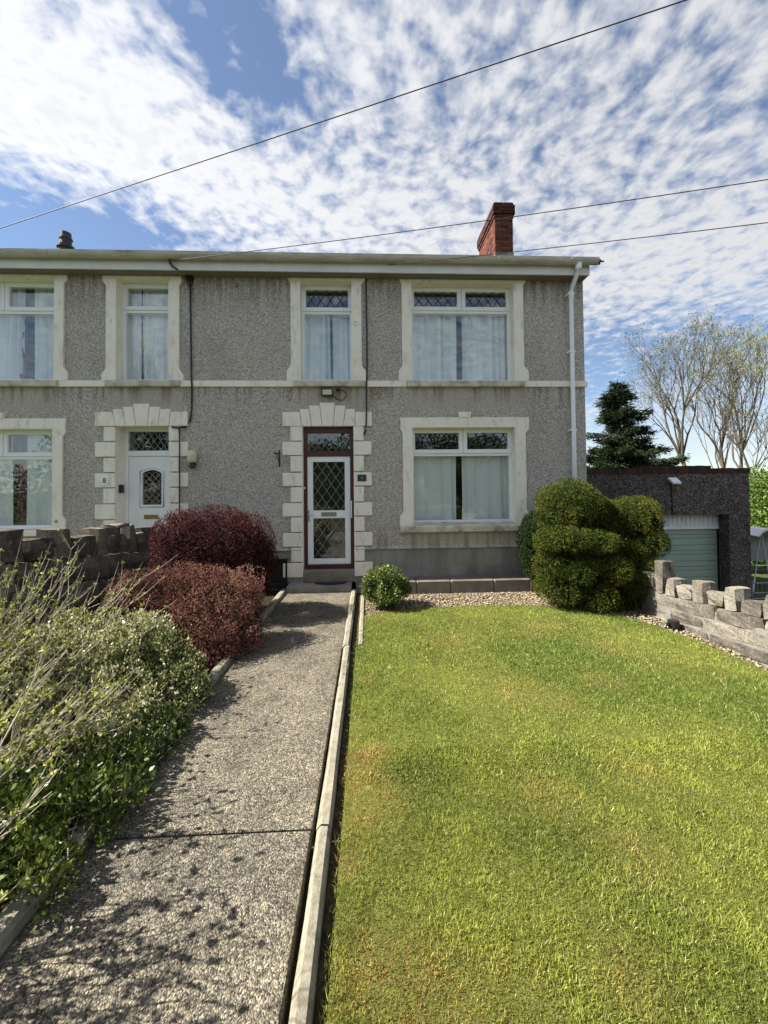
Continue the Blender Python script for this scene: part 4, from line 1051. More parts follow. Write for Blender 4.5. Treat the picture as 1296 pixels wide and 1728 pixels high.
def wall_left():
    W = empty('garden_wall', (0, 0, 0), 'dark weathered stone garden wall with jagged coping behind the left shrubs', 'wall', 'stone garden walls')
    xf = -3.2; th = .2; sl = -.112
    def lv(z, y): return z+sl*(max(y, -4.5)+1.2)
    cop = [(-.55, -.72, 1.12), (-.73, -.99, 1.06), (-1.0, -1.19, 1.195), (-1.20, -1.36, 1.10), (-1.365, -1.46, 1.215), (-1.47, -1.60, 1.10), (-1.61, -1.80, 1.215), (-1.81, -2.17, 1.155), (-2.18, -2.40, 1.27), (-2.41, -2.74, 1.20), (-2.75, -3.10, 1.325)]
    y = -3.11; i = 0
    while y > -8: cop += [(y, y-.3, 1.25), (y-.31, y-.55, 1.37)]; y -= .56
    for y0, y1, zt in cop:
        i += 1; ym = (y0+y1)/2
        stone(W, xf-th-.02, xf+rnd.uniform(0, .02), y1+.005, y0-.005, lv(.835, ym)-.01, zt, 'dark_stone', .022, 500+i, -.04)
    stone(W, xf-th, xf+.025, -1.46, -1.2, 1.17, 1.235, 'dark_stone', .015, 499)
    for ci, (zt, zb) in enumerate(((.835, .56), (.555, .27), (.265, -.1))):
        y = -.1-(.22 if ci % 2 else 0); k = 0
        while y > -8.2:
            ln = rnd.uniform(.34, .7); ym = y-ln/2
            stone(W, xf-th, xf+rnd.uniform(-.005, .02), y-ln+.005, y-.005, lv(zb, ym)+.004, lv(zt, ym)-.004, 'dark_stone', .022, 700+ci*60+k, sl); y -= ln; k += 1
    MB().box(xf-th+.03, xf-.03, -8.2, -.1, -.1, .8).build('mortar', 'garage_cast', W)
wall_left()

# ------------------------------------------------------------------ garage
def garage():
    G = empty('garage', (0, 0, 0), 'flat roofed dark stone-dashed garage with sage green door and white frame', 'garage')
    yg = 1.5; x0, x1 = 3.95, WX(1265, 850, yg); zt = WZ(1265, 793, yg)-.06; zb = -1.26
    ox1 = WX(1230.5, 900, yg); ox0 = ox1-2.75; oz = WZ(1200, 868.5, yg)
    b = MB()
    xs = [x0, ox0, ox1, x1]
    b.box(x0, ox0, yg, yg+.24, zb, zt); b.box(ox1, x1, yg, yg+.24, zb, zt); b.box(ox0, ox1, yg, yg+.24, oz, zt)
    b.box(x1-.24, x1, yg+.24, yg+6, zb, zt); b.box(x0, x0+.2, yg+.24, yg+6, zb, zt); b.box(x0+.2, x1-.24, yg+5.8, yg+6, zb, zt)
    b.build('wall', 'garage_cast', G)
    MB().box(x0, x1, yg+.25, yg+6, zt-.25, zt-.12).build('roof', 'slate', G)
    # brick-on-edge coping, slightly raised in the middle
    rr = random.Random(3); x = x0; k = 0
    pm = bpy.data.meshes.new('coping_brick')
    xa, xb = WX(1072, 788, yg), WX(1196, 788, yg)
    while x < x1-.03:
        w = .073; raise_ = .055 if xa < x < xb else 0
        bb = MB().box(x+.004, min(x+w-.004, x1+.01), yg-.02, yg+.22, zt+.002, zt+.105+raise_+rr.uniform(-.006, .006))
        o = bb.build('coping_brick', 'red_brick', G)
        t = rr.random(); c = (.06+.035*t, .034+.01*t, .03) if rr.random() < .6 else (.04, .034, .03)
        ca = o.data.color_attributes.new('Col', 'FLOAT_COLOR', 'POINT'); ca.data.foreach_set('color', np.tile(np.array([*c, 1], dtype=np.float32), len(o.data.vertices)))
        x += w; k += 1
    MB().box(x0, x1, yg+.0, yg+.2, zt, zt+.09).build('coping_mortar', 'garage_cast', G)
    # recessed white frame with vertical boards over the door
    yf = yg+.25; fx1 = WX(1222, 930, yf); fx0 = ox0-.02
    dzt = WZ(1180, 893, yf); bz = WZ(1180, 887, yf)
    fr = MB(); fr.box(fx1-.09, fx1, yf, yf+.1, zb, bz-.001); fr.box(fx0, fx1, yf-.004, yf+.1, dzt, bz); fr.box(fx0, fx0+.09, yf, yf+.1, zb, dzt-.001)
    fr.build('door_frame', 'white_wood', G, bevel=.006)
    MB().box(fx1+.001, ox1+.0, yf+.02, yf+.05, zb, oz+.1).build('side_panel', 'black_iron', G)
    x = fx0; 
    while x < fx1-.02:
        MB().box(x+.004, min(x+.098, fx1), yf+.012, yf+.04, bz+.001, oz+.05).build('board', 'white_wood', G, bevel=.004); x += .102
    dr = MB().box(fx0+.09, fx1-.092, yf+.075, yf+.095, zb, dzt).build('door', 'sage_door', G)
    z = dzt-.005; k = 0; hts = [.115, .075]
    while z > zb+.1:
        h = (.12, .085, .15)[k % 3]
        MB().box(fx0+.092, fx1-.094, yf+.055, yf+.074, z-h+.008, z).build('slat', 'sage_door', dr, bevel=.006); z -= h; k += 1
    c = PY(1137, 812, yg-.1)
    lt = MB().add([(c[0]-.09, yg-.2, c[2]-.03), (c[0]+.09, yg-.2, c[2]-.03), (c[0]+.11, yg-.04, c[2]+.08), (c[0]-.07, yg-.04, c[2]+.08), (c[0]-.09, yg-.19, c[2]-.06), (c[0]+.09, yg-.19, c[2]-.06), (c[0]+.11, yg-.0, c[2]+.05), (c[0]-.07, yg-.0, c[2]+.05)],
                  [(0, 1, 2, 3), (7, 6, 5, 4), (0, 4, 5, 1), (1, 5, 6, 2), (2, 6, 7, 3), (3, 7, 4, 0)])
    lt.build('security_light', 'white_upvc', G)
    MB().tube([(c[0]+.02, yg-.01, c[2]), (c[0]+.03, yg-.012, oz)], .012, 6).build('cable', 'black_plastic', G)
garage()

# ------------------------------------------------------------------ foliage
def leaf_quads(pos, axis, nrm, ln, wd):
    """rhombus leaves: base, side, tip, side"""
    side = unit(np.cross(axis, nrm))*wd[:, None]*.5
    bend = nrm*(ln*.12)[:, None]
    a = pos; b = pos+axis*(ln*.45)[:, None]+side+bend*.0; c = pos+axis*ln[:, None]-bend; d = pos+axis*(ln*.45)[:, None]-side+bend*.0
    return np.stack([a, b, c, d], 1).reshape(-1, 3)

def palette(n, cols, wts, pos, patch=2.5, amt=.5):
    cols = np.array(cols); w = np.cumsum(np.array(wts)/sum(wts))
    u = np.clip(RNG.random(n)*(1-amt)+amt*(.5+.5*snoise(pos, patch)), 0, .9999)
    c = cols[np.searchsorted(w, u)]
    return c*RNG.uniform(.7, 1.3, (n, 1))

def lobe_cloud(lobes, n, shell=.3, lump=.08, lfreq=5, zmin=.0, gap=0.0, gfreq=16):
    L_ = np.array(lobes, float); area = (L_[:, 3]*L_[:, 4]+L_[:, 4]*L_[:, 5]+L_[:, 3]*L_[:, 5])
    k = RNG.choice(len(L_), n, p=area/area.sum())
    d = unit(RNG.normal(size=(n, 3))); r = 1-shell*RNG.random(n)**1.7
    c = L_[k, :3]; R = L_[k, 3:6]
    base = c+d*R
    r = r*(1+lump*snoise(base, lfreq)+lump*.6*snoise(base+5, lfreq*2.6))
    stray = RNG.random(n) < .05; r = np.where(stray, r+np.abs(RNG.normal(size=n))*.09, r)
    p = c+d*R*r[:, None]
    keep = p[:, 2] > zmin
    for j in range(len(L_)):
        q = ((p-L_[j, :3])/L_[j, 3:6]); dd = np.linalg.norm(q, axis=1)
        keep &= ~((dd < 1-shell-.06) & (k != j))
    nr = unit(d/R)
    if gap: keep &= (snoise(p, gfreq)+.6*snoise(p+3, gfreq*2.1)+RNG.normal(size=n)*.25 > gap) | (r < 1-shell*.75)
    return p[keep], nr[keep]

def shrub(name, loc, label, lobes, n, ln, wd, cols, wts, mat='leaf', shell=.3, lump=.08, lfreq=5, up=.4, out=.8, rndm=.9, stems=30, stem_r=.012, patch=2.5, group='shrubs in the front garden', pamt=.5, stem_mat='twig_dark', cat='shrub', zmin=.0, gap=0.0, gfreq=16, core=0):
    root = empty(name, (0, 0, 0), label, cat, group)
    p, nr = lobe_cloud(lobes, n, shell, lump, lfreq, zmin=zmin, gap=gap, gfreq=gfreq)
    m_ = len(p)
    ax = unit(nr*out+np.array([0, 0, up])+RNG.normal(size=(m_, 3))*rndm*.6)
    nn = unit(nr+RNG.normal(size=(m_, 3))*.7)
    L1 = ln*RNG.uniform(.65, 1.35, m_); W1 = wd*RNG.uniform(.7, 1.3, m_)
    c = palette(m_, cols, wts, p, patch, pamt)
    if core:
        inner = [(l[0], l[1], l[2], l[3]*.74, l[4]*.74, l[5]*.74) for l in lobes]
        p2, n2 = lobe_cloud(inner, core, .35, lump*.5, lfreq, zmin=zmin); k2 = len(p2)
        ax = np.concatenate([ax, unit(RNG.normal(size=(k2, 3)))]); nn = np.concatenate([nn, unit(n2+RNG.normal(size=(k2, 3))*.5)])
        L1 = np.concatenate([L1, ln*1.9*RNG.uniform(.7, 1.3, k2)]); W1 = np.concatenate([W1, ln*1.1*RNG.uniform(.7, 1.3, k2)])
        c = np.concatenate([c, palette(k2, cols[:2], [1, 1], p2, patch, .2)]); p = np.concatenate([p, p2]); m_ += k2  # inner leaves take the darkest tones, deepening shade between the outer ones
    V = leaf_quads(p, ax, nn, L1, W1)
    f = np_mesh('foliage', V, np.full(m_, 4), np.repeat(c, 4, 0), mat, root); f['kind'] = 'stuff'
    if stems:
        b = MB(); La = np.array(lobes); ce = La[:, :3].mean(0)
        for s in range(stems):
            j = rnd.randrange(len(lobes)); l = lobes[j]
            d = Vector((rnd.gauss(0, 1), rnd.gauss(0, 1), abs(rnd.gauss(.3, .8)))).normalized()
            e = Vector((l[0]+d.x*l[3]*.85, l[1]+d.y*l[4]*.85, l[2]+d.z*l[5]*.85))
            s0 = Vector((ce[0]+rnd.uniform(-.1, .1), ce[1]+rnd.uniform(-.08, .08), -.05))
            mid = s0.lerp(e, .5)+Vector((rnd.uniform(-.06, .06), rnd.uniform(-.06, .06), .05))
            b.tube([s0, mid, e], [stem_r, stem_r*.7, stem_r*.25], 5, cap=False)
        b.build('stems', stem_mat, root, recalc=False, smooth=True)
    return root

def lob(px, py, rx, ry, y, depth=None):
    c = PY(px, py, y); k = (y+6.5)/FPX
    return (c[0], c[1], c[2], rx*k, depth if depth else rx*k, ry*k)

# clipped conifer in rounded tiers
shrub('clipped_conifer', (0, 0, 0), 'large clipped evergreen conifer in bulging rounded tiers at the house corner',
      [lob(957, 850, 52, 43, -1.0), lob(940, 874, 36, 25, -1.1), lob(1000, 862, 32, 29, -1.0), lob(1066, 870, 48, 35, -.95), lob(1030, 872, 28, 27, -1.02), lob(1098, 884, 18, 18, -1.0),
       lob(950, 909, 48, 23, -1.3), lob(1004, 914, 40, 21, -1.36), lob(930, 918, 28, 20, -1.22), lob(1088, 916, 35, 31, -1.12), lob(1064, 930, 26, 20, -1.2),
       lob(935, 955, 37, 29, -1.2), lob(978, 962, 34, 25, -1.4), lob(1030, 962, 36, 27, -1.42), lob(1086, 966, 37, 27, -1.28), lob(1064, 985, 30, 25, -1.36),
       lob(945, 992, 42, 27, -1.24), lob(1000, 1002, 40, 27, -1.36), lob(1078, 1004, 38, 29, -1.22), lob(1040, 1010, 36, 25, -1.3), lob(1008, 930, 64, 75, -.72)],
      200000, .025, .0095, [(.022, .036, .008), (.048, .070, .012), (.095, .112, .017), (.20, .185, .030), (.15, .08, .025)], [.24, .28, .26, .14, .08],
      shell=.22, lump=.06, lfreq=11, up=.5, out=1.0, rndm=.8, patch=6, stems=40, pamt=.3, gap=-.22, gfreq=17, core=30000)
shrub('dark_evergreen', (0, 0, 0), 'narrow dark green evergreen shrub against the house wall below the window corner',
      [lob(903, 915, 28, 50, -.42, .26), lob(907, 950, 24, 28, -.42, .24)], 26000, .028, .014, [(.02, .04, .012), (.04, .07, .018), (.06, .09, .02)], [.4, .4, .2], shell=.22, lump=.07, lfreq=9, stems=8, gap=-.2, core=4000)
shrub('small_euonymus', (0, 0, 0), 'small rounded yellow-green evergreen bush beside the path at the door',
      [lob(650, 984, 34, 29, -.98), lob(632, 992, 22, 23, -1.05), lob(672, 992, 20, 22, -1.0), lob(652, 1002, 30, 19, -1.1)], 15000, .034, .019, [(.035, .06, .014), (.075, .115, .024), (.17, .20, .045), (.34, .33, .11)], [.34, .34, .2, .12], mat='glossy_leaf', shell=.45, lump=.13, lfreq=11, stems=16, gap=-.1, gfreq=14, core=2500)
# purple berberis dome by the house
shrub('purple_barberry', (0, 0, 0), 'clipped domed dark purple barberry close to the house',
      [lob(325, 935, 60, 74, -1.3, .5), lob(405, 935, 60, 72, -1.3, .52), lob(366, 920, 74, 66, -1.3, .55), lob(425, 955, 42, 60, -1.3, .42), lob(330, 990, 60, 50, -1.3, .45), lob(300, 910, 40, 46, -1.3, .4)],
      120000, .020, .012, [(.026, .010, .010), (.058, .018, .018), (.115, .036, .035), (.24, .10, .09), (.05, .03, .02)], [.34, .33, .18, .07, .08], shell=.24, lump=.055, lfreq=10, rndm=1.3, stems=40, gap=-.15, gfreq=20, pamt=.3, core=22000)
shrub('red_barberry', (0, 0, 0), 'loose spreading red barberry shrub beside the path, in front of the purple dome',
      [lob(240, 1000, 52, 38, -2.3, .38), lob(300, 985, 46, 36, -2.2, .35), lob(355, 992, 46, 36, -2.2, .35), lob(408, 1008, 42, 48, -2.2, .36), lob(330, 1050, 78, 50, -2.45, .45), lob(415, 1062, 34, 46, -2.35, .32), lob(352, 1110, 52, 45, -2.65, .36), lob(270, 1075, 60, 50, -2.6, .42), lob(390, 1095, 30, 40, -2.55, .25)],
      90000, .019, .010, [(.05, .022, .018), (.13, .056, .043), (.25, .12, .09), (.40, .24, .18), (.15, .12, .05)], [.18, .26, .26, .18, .12], shell=.6, lump=.2, lfreq=10, up=.9, rndm=1.0, stems=150, stem_r=.006, stem_mat='twig_dark', pamt=.45, patch=5, gap=-.05, gfreq=14, core=9000)
shrub('variegated_euonymus', (0, 0, 0), 'cream and green variegated euonymus spilling over the path edge',
      [lob(225, 1075, 56, 40, -3.2, .28), lob(270, 1100, 50, 34, -3.25, .28), lob(305, 1130, 40, 32, -3.3, .24), lob(200, 1150, 85, 60, -3.45, .35), lob(285, 1175, 52, 44, -3.5, .28), lob(330, 1165, 28, 28, -3.4, .18), lob(235, 1220, 64, 40, -3.75, .3), lob(130, 1090, 70, 50, -3.3, .3), lob(60, 1110, 90, 56, -3.55, .3), lob(110, 1190, 90, 56, -3.7, .3), lob(20, 1210, 100, 70, -3.85, .32), lob(190, 1245, 60, 44, -3.9, .24)],
      62000, .026, .0135, [(.035, .052, .014), (.12, .145, .045), (.43, .43, .20), (.70, .67, .44)], [.16, .2, .32, .32], mat='glossy_leaf', shell=.6, lump=.2, lfreq=11, up=.9, stems=120, stem_r=.0045, stem_mat='twig', pamt=.35, patch=4.5, gap=-.15, gfreq=16, core=3500)
shrub('leafy_groundcover', (0, 0, 0), 'low glossy bright green leafy plant over the near path kerb',
      [lob(50, 1400, 110, 66, -4.6, .30), lob(150, 1365, 70, 56, -4.5, .22), lob(215, 1300, 52, 46, -4.2, .2), lob(50, 1480, 66, 50, -4.85, .18), lob(150, 1310, 80, 60, -4.2, .26), lob(-60, 1450, 100, 90, -4.8, .3), lob(255, 1275, 38, 40, -4.02, .14), lob(285, 1235, 34, 36, -3.82, .14), lob(215, 1335, 36, 40, -4.32, .12), lob(165, 1400, 34, 36, -4.58, .1)],
      15000, .038, .019, [(.03, .048, .010), (.075, .105, .018), (.14, .18, .035), (.28, .30, .07)], [.34, .34, .22, .10], mat='glossy_leaf', shell=.75, lump=.22, lfreq=8, up=.5, stems=60, stem_r=.005, stem_mat='twig', pamt=.4, gap=-.15, gfreq=11)

def twig_shrub(label, cx, cy, spread, height, n, lean, seed, leaves, leafcol):
    r = random.Random(seed)
    root = empty('twiggy_shrub', (0, 0, 0), label, 'shrub', 'shrubs in the front garden')
    b = MB(); lp = []; la = []
    for s in range(n):
        p = Vector((cx+r.uniform(-.45, .35)*spread, cy+r.uniform(-.6, .6)*spread, -.03))
        d = Vector((lean[0]+r.gauss(0, .35), lean[1]+r.gauss(0, .33), 1.0)).normalized()
        ln = height*r.uniform(.65, 1.15); pts = [p.copy()]; seg = 6
        for k in range(seg):
            d = (d+Vector((lean[0]*.10+r.gauss(0, .10), lean[1]*.1+r.gauss(0, .10), r.gauss(.0, .06)))).normalized()
            p = p+d*ln/seg; pts.append(p.copy())
            if k >= 1:
                for _ in range(r.choice((1, 1, 2, 3))):
                    sd = (d+Vector((r.gauss(.15, .55), r.gauss(0, .55), r.uniform(-.2, .5)))).normalized()
                    sl_ = r.uniform(.08, .30); q = p+sd*sl_*.5+Vector((0, 0, .01)); e = q+(sd+Vector((0, 0, .25))).normalized()*sl_*.5
                    b.tube([p, q, e], [.0024, .0018, .001], 4, cap=False)
                    for _ in range(r.choice((1, 1, 2, 3)) if r.random() < leaves else 0):
                        t = r.random(); lp.append(tuple(p.lerp(e, t))); la.append(tuple((sd+Vector((r.gauss(0, .6), r.gauss(0, .6), .4))).normalized()))
        w = r.uniform(.003, .0062)
        b.tube(pts, [w*(1-.8*k/seg) for k in range(seg+1)], 5, cap=False)
    b.build('stems', 'twig', root, recalc=False, smooth=True)
    m_ = len(lp)
    if m_:
        reps = 9; P = np.repeat(np.array(lp), reps, 0); A = unit(np.repeat(np.array(la), reps, 0)+RNG.normal(size=(m_*reps, 3))*.7); m_ *= reps
        Nn = unit(RNG.normal(size=(m_, 3))+np.array([0, 0, .7]))
        c = palette(m_, leafcol, [1]*len(leafcol), P, 3, .3)
        V = leaf_quads(P, A, Nn, .024*RNG.uniform(.6, 1.3, m_), .014*RNG.uniform(.7, 1.3, m_))
        f = np_mesh('foliage', V, np.full(m_, 4), np.repeat(c, 4, 0), 'leaf', root); f['kind'] = 'stuff'
    return root
LC = [(.34, .37, .08), (.44, .45, .16), (.22, .27, .06), (.12, .17, .04)]
twig_shrub('bare-stemmed pale twiggy shrub with sparse yellow-green leaves before the dark wall', -2.68, -3.8, .85, 1.08, 84, (.30, .04), 3, 1.0, LC)
twig_shrub('low twiggy shrub of slanting pale stems growing through the glossy groundcover', -2.15, -4.4, .5, .72, 30, (.55, .12), 19, .95, LC)
twig_shrub('pale twiggy shrub with few leaves at the street end of the bed', -1.95, -5.35, .65, 1.0, 85, (.22, .0), 8, .8, LC)

# ------------------------------------------------------------------ trees
def branch_tree(name, label, base, height, spread, seed, trunks, bark, levels=5, bud=None, lean=(0, 0), group=None, crown=.3, r0=.16, bud_n=1.0, cat='tree', fan=.55, ratio=(.62, .82), first=4):
    r = random.Random(seed); root = empty(name, (0, 0, 0), label, cat, group)
    tb = MB(); cb = MB(); tips = []
    def grow(p, d, ln, rad, lev):
        seg = 4 if lev < 2 else 3; pts = [p]; q = Vector(p); dd = Vector(d)
        for k in range(seg):
            dd = (dd+Vector((r.gauss(0, .09), r.gauss(0, .09), .06))).normalized(); q = q+dd*ln/seg; pts.append(q.copy())
        tgt = tb if lev == 0 else cb
        tgt.tube(pts, [rad*(1-.42*k/seg) for k in range(seg+1)], 7 if lev < 2 else 4 if lev < 4 else 3, cap=False)
        if lev >= levels: tips.append((pts[-1], dd)); return
        nb = (first if lev == 0 else r.choice((3, 3, 4)) if lev < 3 else r.choice((2, 3)))
        for j in range(nb):
            i = seg if j < 2 else r.randint(2 if lev else 3, seg); a = fan*r.uniform(.5, 1.2)*(1 if lev else .8)
            th = r.uniform(0, 6.28)
            s = dd.orthogonal().normalized(); s = Matrix.Rotation(th, 3, dd) @ s
            nd = (dd*math.cos(a)+s*math.sin(a)); nd.z += .12; nd.normalize()
            grow(pts[i], nd, ln*r.uniform(*ratio), rad*(.60 if j < 2 else .45), lev+1)
    for t in range(trunks):
        a = t*2.4+r.random(); off = Vector((math.cos(a), math.sin(a), 0))*(.25 if trunks > 1 else 0)
        d = Vector((lean[0]+off.x*.55, lean[1]+off.y*.55, 1)).normalized()
        grow(Vector(base)+off, d, height*crown, r0*r.uniform(.8, 1.1), 0)
    tb.build('trunk', bark, root, recalc=False, smooth=True); cb.build('crown', bark, root, recalc=False, smooth=True)
    if bud:
        P = np.array([t[0] for t in tips]); D_ = np.array([t[1] for t in tips])
        k = int(max(1, round(bud_n))); P = np.repeat(P, k, 0)+RNG.normal(size=(len(P)*k, 3))*.16; D_ = np.repeat(D_, k, 0); m_ = len(P)
        c = palette(m_, bud, [1]*len(bud), P, .5, .3)
        V = leaf_quads(P, unit(D_+RNG.normal(size=(m_, 3))*.8), unit(RNG.normal(size=(m_, 3))), .11*RNG.uniform(.5, 1.4, m_), .06*RNG.uniform(.6, 1.3, m_))
        f = np_mesh('leaves', V, np.full(m_, 4), np.repeat(c, 4, 0), 'leaf', root); f['kind'] = 'stuff'
    return root
BUD = [(.16, .145, .05), (.12, .12, .04), (.19, .17, .07)]
GR = 'bare trees behind the garage'
branch_tree('bare_tree', 'leafless spreading tree next to the dark conifer behind the garage', (22.9, 20, -1.3), 13.0, 5, 6, 1, 'bark_pale', 6, BUD, group=GR, r0=.155, crown=.385, bud_n=3, fan=.50, ratio=(.56, .74), first=7)
branch_tree('bare_tree', 'tall leafless tree behind the garage right end, faint green buds and twin trunks', (28.4, 22, -1.3), 14.2, 5, 12, 2, 'bark_pale', 6, [(.24, .25, .07), (.18, .22, .05), (.3, .29, .1)], group=GR, r0=.165, crown=.385, bud_n=3, fan=.48, ratio=(.56, .74), first=6)
branch_tree('bare_tree', 'leaning bare tree with crooked limbs above the bright hedge', (22.3, 14, -1.3), 8.0, 4, 31, 1, 'bark', 5, BUD, lean=(-.05, 0), group=GR, r0=.16, crown=.36, bud_n=2, fan=.6)
branch_tree('young_tree', 'slim young bare tree between the two big bare trees', (25.6, 20.5, -1.3), 8.5, 2, 44, 1, 'bark', 5, BUD, group=GR, r0=.09, crown=.42, bud_n=2, fan=.4)

def conifer():
    root = empty('conifer_tree', (0, 0, 0), 'dark green conifer with drooping ragged branches behind the garage', 'tree')
    bx, by, bz = 12.45, 12.0, -1.3; top = 6.95
    MB().tube([(bx, by, bz), (bx-.1, by, 2), (bx+.05, by, top-.2)], [.2, .14, .02], 8).build('trunk', 'bark', root, recalc=False)
    r = random.Random(9); b = MB(); P = []; A = []
    for k in range(190):
        t = r.random()**1.05; z = bz+1.8+(top-bz-2.0)*t
        L = (2.75*(1-t)**.85+.16)*r.uniform(.3, 1.25); a = r.uniform(0, 6.28)
        d = Vector((math.cos(a), math.sin(a), .15)); p0 = Vector((bx, by, z)); pts = [p0]; p = p0.copy()
        for j in range(5):
            d.z += -.07+.035*j; p = p+d.normalized()*L/5; pts.append(p.copy())
        b.tube(pts, [.03, .024, .018, .013, .009, .004], 4, cap=False)
        n = int(280*L)
        for i in range(n):
            u = r.uniform(.12, 1)*4.999; j = int(u); q = pts[j].lerp(pts[j+1], u-j)
            w = .30*(1-.6*u/5)
            s = Vector((r.gauss(0, w), r.gauss(0, w), r.gauss(-.05, .09))); P.append(tuple(q+s*.7)); dd = (d+s*2+Vector((0, 0, -.25))).normalized(); A.append(tuple(dd))
    b.build('branches', 'bark', root, recalc=False)
    P = np.array(P); A = np.array(A); n = len(P)
    c = palette(n, [(.014, .023, .010), (.024, .038, .015), (.042, .058, .02), (.07, .07, .025)], [.3, .4, .2, .1], P, 1.2, .4)
    V = leaf_quads(P, unit(A+RNG.normal(size=(n, 3))*.3), unit(RNG.normal(size=(n, 3))), .19*RNG.uniform(.6, 1.3, n), .05*RNG.uniform(.6, 1.3, n))
    f = np_mesh('needles', V, np.full(n, 4), np.repeat(c, 4, 0), 'leaf', root); f['kind'] = 'stuff'
conifer()
HC = [(.05, .09, .02), (.10, .17, .035), (.17, .24, .05), (.24, .29, .08)]
shrub('garden_hedge', (0, 0, 0), 'bright green leafy hedge beyond the garage', [(13.6, 6.5, .3, 1.6, 1.0, 1.9), (15.6, 6.8, .2, 1.5, 1.0, 2.1), (12.6, 6.2, -.2, .9, .8, 1.2)], 26000, .10, .06, HC, [.3, .35, .25, .1], shell=.4, lump=.12, lfreq=2.5, stems=20, stem_r=.03, group='hedges beyond the garage', zmin=-1.2, cat='hedge')
shrub('garden_hedge', (0, 0, 0), 'long dark field hedge far behind the garage and bare trees', [(x, 34+.5*math.sin(x), .6+.5*math.sin(x*.7), 3.2, 2.0, 2.4+.5*math.sin(x*1.3)) for x in range(10, 66, 4)], 26000, .26, .16, [(.03, .055, .018), (.06, .09, .03), (.11, .14, .05)], [.4, .4, .2], shell=.45, lump=.15, lfreq=1.0, stems=20, stem_r=.05, group='hedges beyond the garage', zmin=-1.2, cat='hedge')

# unseen trees, added across the street for the window panes to reflect
def leafy(label, x, y, rad, h, seed, n=9000, cols=HC):
    r = random.Random(seed); lobes = [(x+r.uniform(-.5, .5)*rad, y+r.uniform(-.4, .4)*rad, h*r.uniform(.35, .75), rad*r.uniform(.5, .75), rad*r.uniform(.5, .7), h*r.uniform(.22, .36)) for _ in range(6)]
    shrub('street_tree', (0, 0, 0), label, lobes, n, .22, .13, cols, [.3, .35, .25, .1], shell=.55, lump=.15, lfreq=1.2, stems=16, stem_r=.09, group='trees across the street', cat='tree')
DK = [(.02, .035, .010), (.04, .065, .018), (.07, .10, .03), (.12, .14, .05)]
for i, (x, y, rad, h, lb) in enumerate(((-15.5, -19, 4.2, 8.8, 'broad leafy tree added across the street, reflected in the left house upper window'), (-7.5, -21, 3.4, 6.0, 'rounded leafy tree added for reflections across the street opposite the white arched-glass door'), (-2.3, -22, 3.4, 5.6, 'low leafy tree added for reflections across the street opposite the brown framed door'), (2.6, -22, 3.4, 5.8, 'low leafy tree added for reflections across the street opposite the leaded ground-floor window'), (7.6, -21, 3.4, 5.6, 'leafy tree added for reflections across the street opposite the garage'))):
    leafy(lb, x, y, rad, h, 60+i, 12000, DK)
shrub('added_street_hedge', (0, 0, 0), 'long dark hedge added for reflections along the unseen far side of the street', [(x, -17.5+.2*math.sin(x*2), 1.5, 1.6, 1.0, 1.9+.2*math.sin(x*1.7)) for x in range(-26, 27, 2)], 42000, .15, .09, DK, [.35, .35, .2, .1], shell=.4, lump=.1, lfreq=1.6, stems=30, stem_r=.03, cat='hedge', group=None)  # hedge added out of view so the lower panes reflect dark
tag(MB().box(-70, 70, -15.6, -9.2, -.12, -.08).build('added_road', 'drive_asphalt'), kind='structure')  # added out of view, greys the ground that the panes reflect
branch_tree('street_tree', 'bare forked tree across the street reflected in the left house windows', (-11.2, -16, -.1), 9.5, 3, 77, 2, 'bark', 5, BUD, group='trees across the street', r0=.13, crown=.34, bud_n=1, fan=.45)

# ------------------------------------------------------------------ far right: gate, white frame
def gate():
    y = 2.6; root = empty('metal_gate', (0, 0, 0), 'low dark grey barred metal gate beside the garage', 'gate')
    z1, z0 = WZ(1285, 984, y), -1.22; x0 = WX(1266, 985, y); x1 = x0+1.6
    b = MB()
    for z in (z1, z1-.24, z0+.08): b.tube([(x0, y, z), (x1, y, z)], .018, 6)
    b.build('rail', 'grey_metal', root)
    x = x0+.05
    while x < x1: MB().tube([(x, y, z0+.02), (x, y, z1)], .011, 6).build('bar', 'grey_metal', root); x += .125
    for x in (x0, x1): MB().box(x-.03, x+.03, y-.03, y+.03, -1.26, z1+.08).build('post', 'grey_metal', root)
gate()
def swing():
    y = 3.6; root = empty('garden_swing', (0, 0, 0), 'white tubular garden swing frame with grey canopy standing beyond the gate', 'swing seat')
    zt = WZ(1285, 893, y); zb = -1.25; x0 = WX(1276, 930, y)
    for yy in (y, y+1.2):
        MB().tube([(x0-.12, yy, zb), (x0+.16, yy, zt-.05), (x0+.42, yy, zb)], .022, 7).build('leg_frame', 'white_metal', root)
        MB().tube([(x0-.02, yy, zb+.7), (x0+.30, yy, zb+.7)], .016, 7).build('brace', 'white_metal', root)
    MB().tube([(x0+.16, y-.1, zt-.06), (x0+.16, y+1.3, zt-.06)], .02, 7).build('top_rail', 'white_metal', root)
    MB().prism([(x0-.1, zt-.16), (x0+.1, zt+.02), (x0+.25, zt+.04), (x0+.95, zt-.32), (x0+.93, zt-.37), (x0+.25, zt-.02), (x0+.1, zt-.04), (x0-.08, zt-.2)], y-.15, y+1.4).build('canopy', 'white_metal', root)
    MB().prism([(x0+.1, zt-.1), (x0+.25, zt-.06), (x0+.93, zt-.4), (x0+.9, zb+.75), (x0+.35, zb+.72)], y+.5, y+.53).build('back_cloth', 'grey_metal', root)
    MB().box(x0+.1, x0+.95, y+.3, y+.8, zb+.4, zb+.5).build('seat', 'black_plastic', root, bevel=.02)
swing()
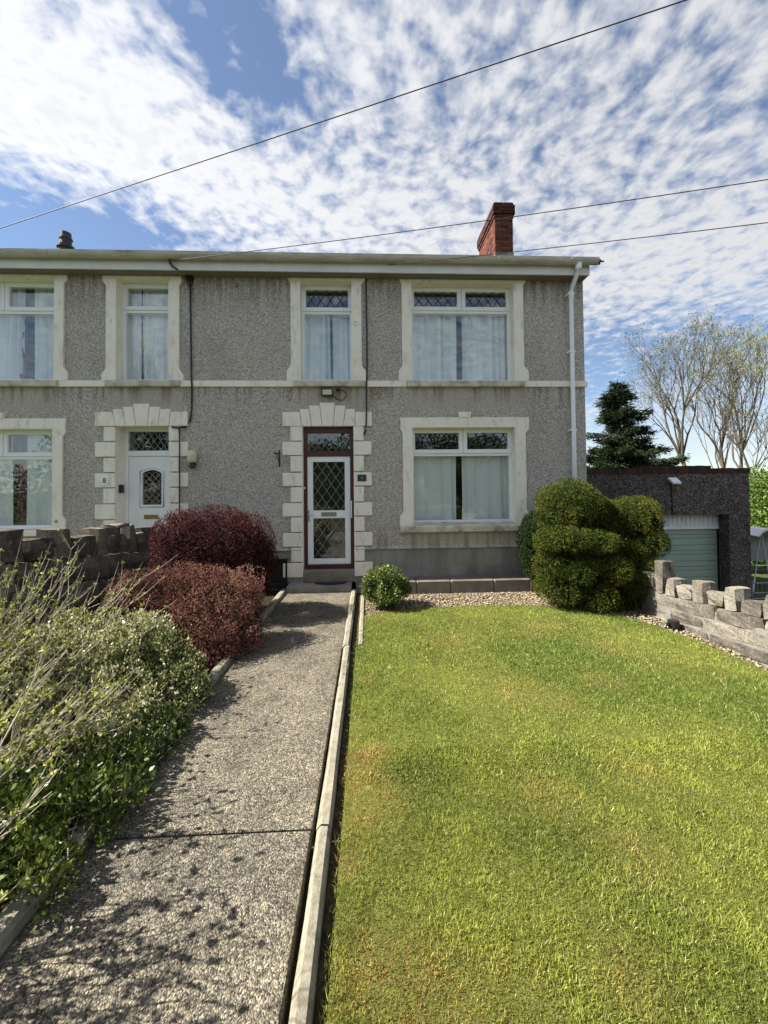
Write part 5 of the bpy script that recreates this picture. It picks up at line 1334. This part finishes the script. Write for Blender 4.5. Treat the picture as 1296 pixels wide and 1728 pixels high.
# small black pot by the wall foot
b = MB().lathe([(.045, 0), (.06, .03), (.06, .10), (.05, .105)], (3.56, -2.1, -.03), 12); b.tube([(3.52, -2.1, .04), (3.45, -2.12, .03), (3.43, -2.13, .0)], .018, 6)
tag(b.build('drain_spout', 'black_plastic'), 'small black plastic spout lying at the foot of the pale stone wall', 'spout')

# ------------------------------------------------------------------ overhead wires and pole
def wire(label, a, b_, sag, r=.011, mat='wire'):
    a, b_ = Vector(a), Vector(b_); n = 40
    pts = [a.lerp(b_, k/n)-Vector((0, 0, sag*4*(k/n)*(1-k/n))) for k in range(n+1)]
    tag(MB().tube(pts, r, 6).build('overhead_cable', mat, smooth=True), label, 'cable', 'overhead cables')
def far(px, py, px2, py2, y1, y2, ext):      # straight run through two sighted points, carried on beyond the frame
    a = PY(px, py, y1); b_ = PY(px2, py2, y2); return a, a+(b_-a)*ext
P1, P2, P3 = PY(1700, -182, -3.0), PY(1700, 240, -3.0), PY(1700, 325, -3.0)
wire('service cable from the left house eaves rising past the chimney', PY(287, 440, -.30), P2, .06, .0052)
wire('service cable from the right house eaves rising to the right', PY(655, 447, -.30), P3, .03, .0052)
a = PY(0, 380, 1.0); wire('single cable crossing the sky high above both roofs', a+(a-P1)*1.2, P1, .06, .0075)
def pole():
    x, y = P2[0]+.13, -3.0
    root = empty('utility_pole', (0, 0, 0), 'brown wooden utility pole on the drive beyond the pale stone wall', 'pole')
    MB().tube([(x, y, -1.4), (x, y, 3), (x, y, P1[2]+.35)], [.15, .125, .10], 14).build('shaft', 'pole_wood', root, smooth=True)
    for p in (P1, P2, P3):
        MB().lathe([(.02, -.06), (.045, -.05), (.05, 0), (.035, .03), (.045, .05), (.02, .07)], (p[0]+.0, p[1], p[2]), 10).build('insulator', 'white_upvc', root)
        MB().tube([(p[0], p[1], p[2]-.05), (x-.09, y, p[2]-.05)], .012, 6).build('bracket', 'black_iron', root)
pole()
def added_front_wall(label, x0, x1, seed):  # walls added behind the camera so the door glass reflects something dark
    W = empty('added_street_wall', (0, 0, 0), label, 'wall', 'stone garden walls'); r = random.Random(seed)
    MB().box(x0, x1, -8.42, -8.27, -.1, .86).build('mortar', 'garage_cast', W)
    for ci in range(4):
        x = x0-(.2 if ci % 2 else 0)
        while x < x1:
            ln = r.uniform(.35, .65); stone(W, max(x, x0)+.005, min(x+ln, x1)-.005, -8.45, -8.24, -.1+ci*.26, .15+ci*.26, 'dark_stone', .015, seed*100+ci*20+int(x*7)); x += ln
added_front_wall('unseen stone boundary wall added between the flower bed and the street', -3.4, -1.45, 4)
added_front_wall('unseen stone boundary wall added between the lawn and the street', -.1, 3.66, 5)
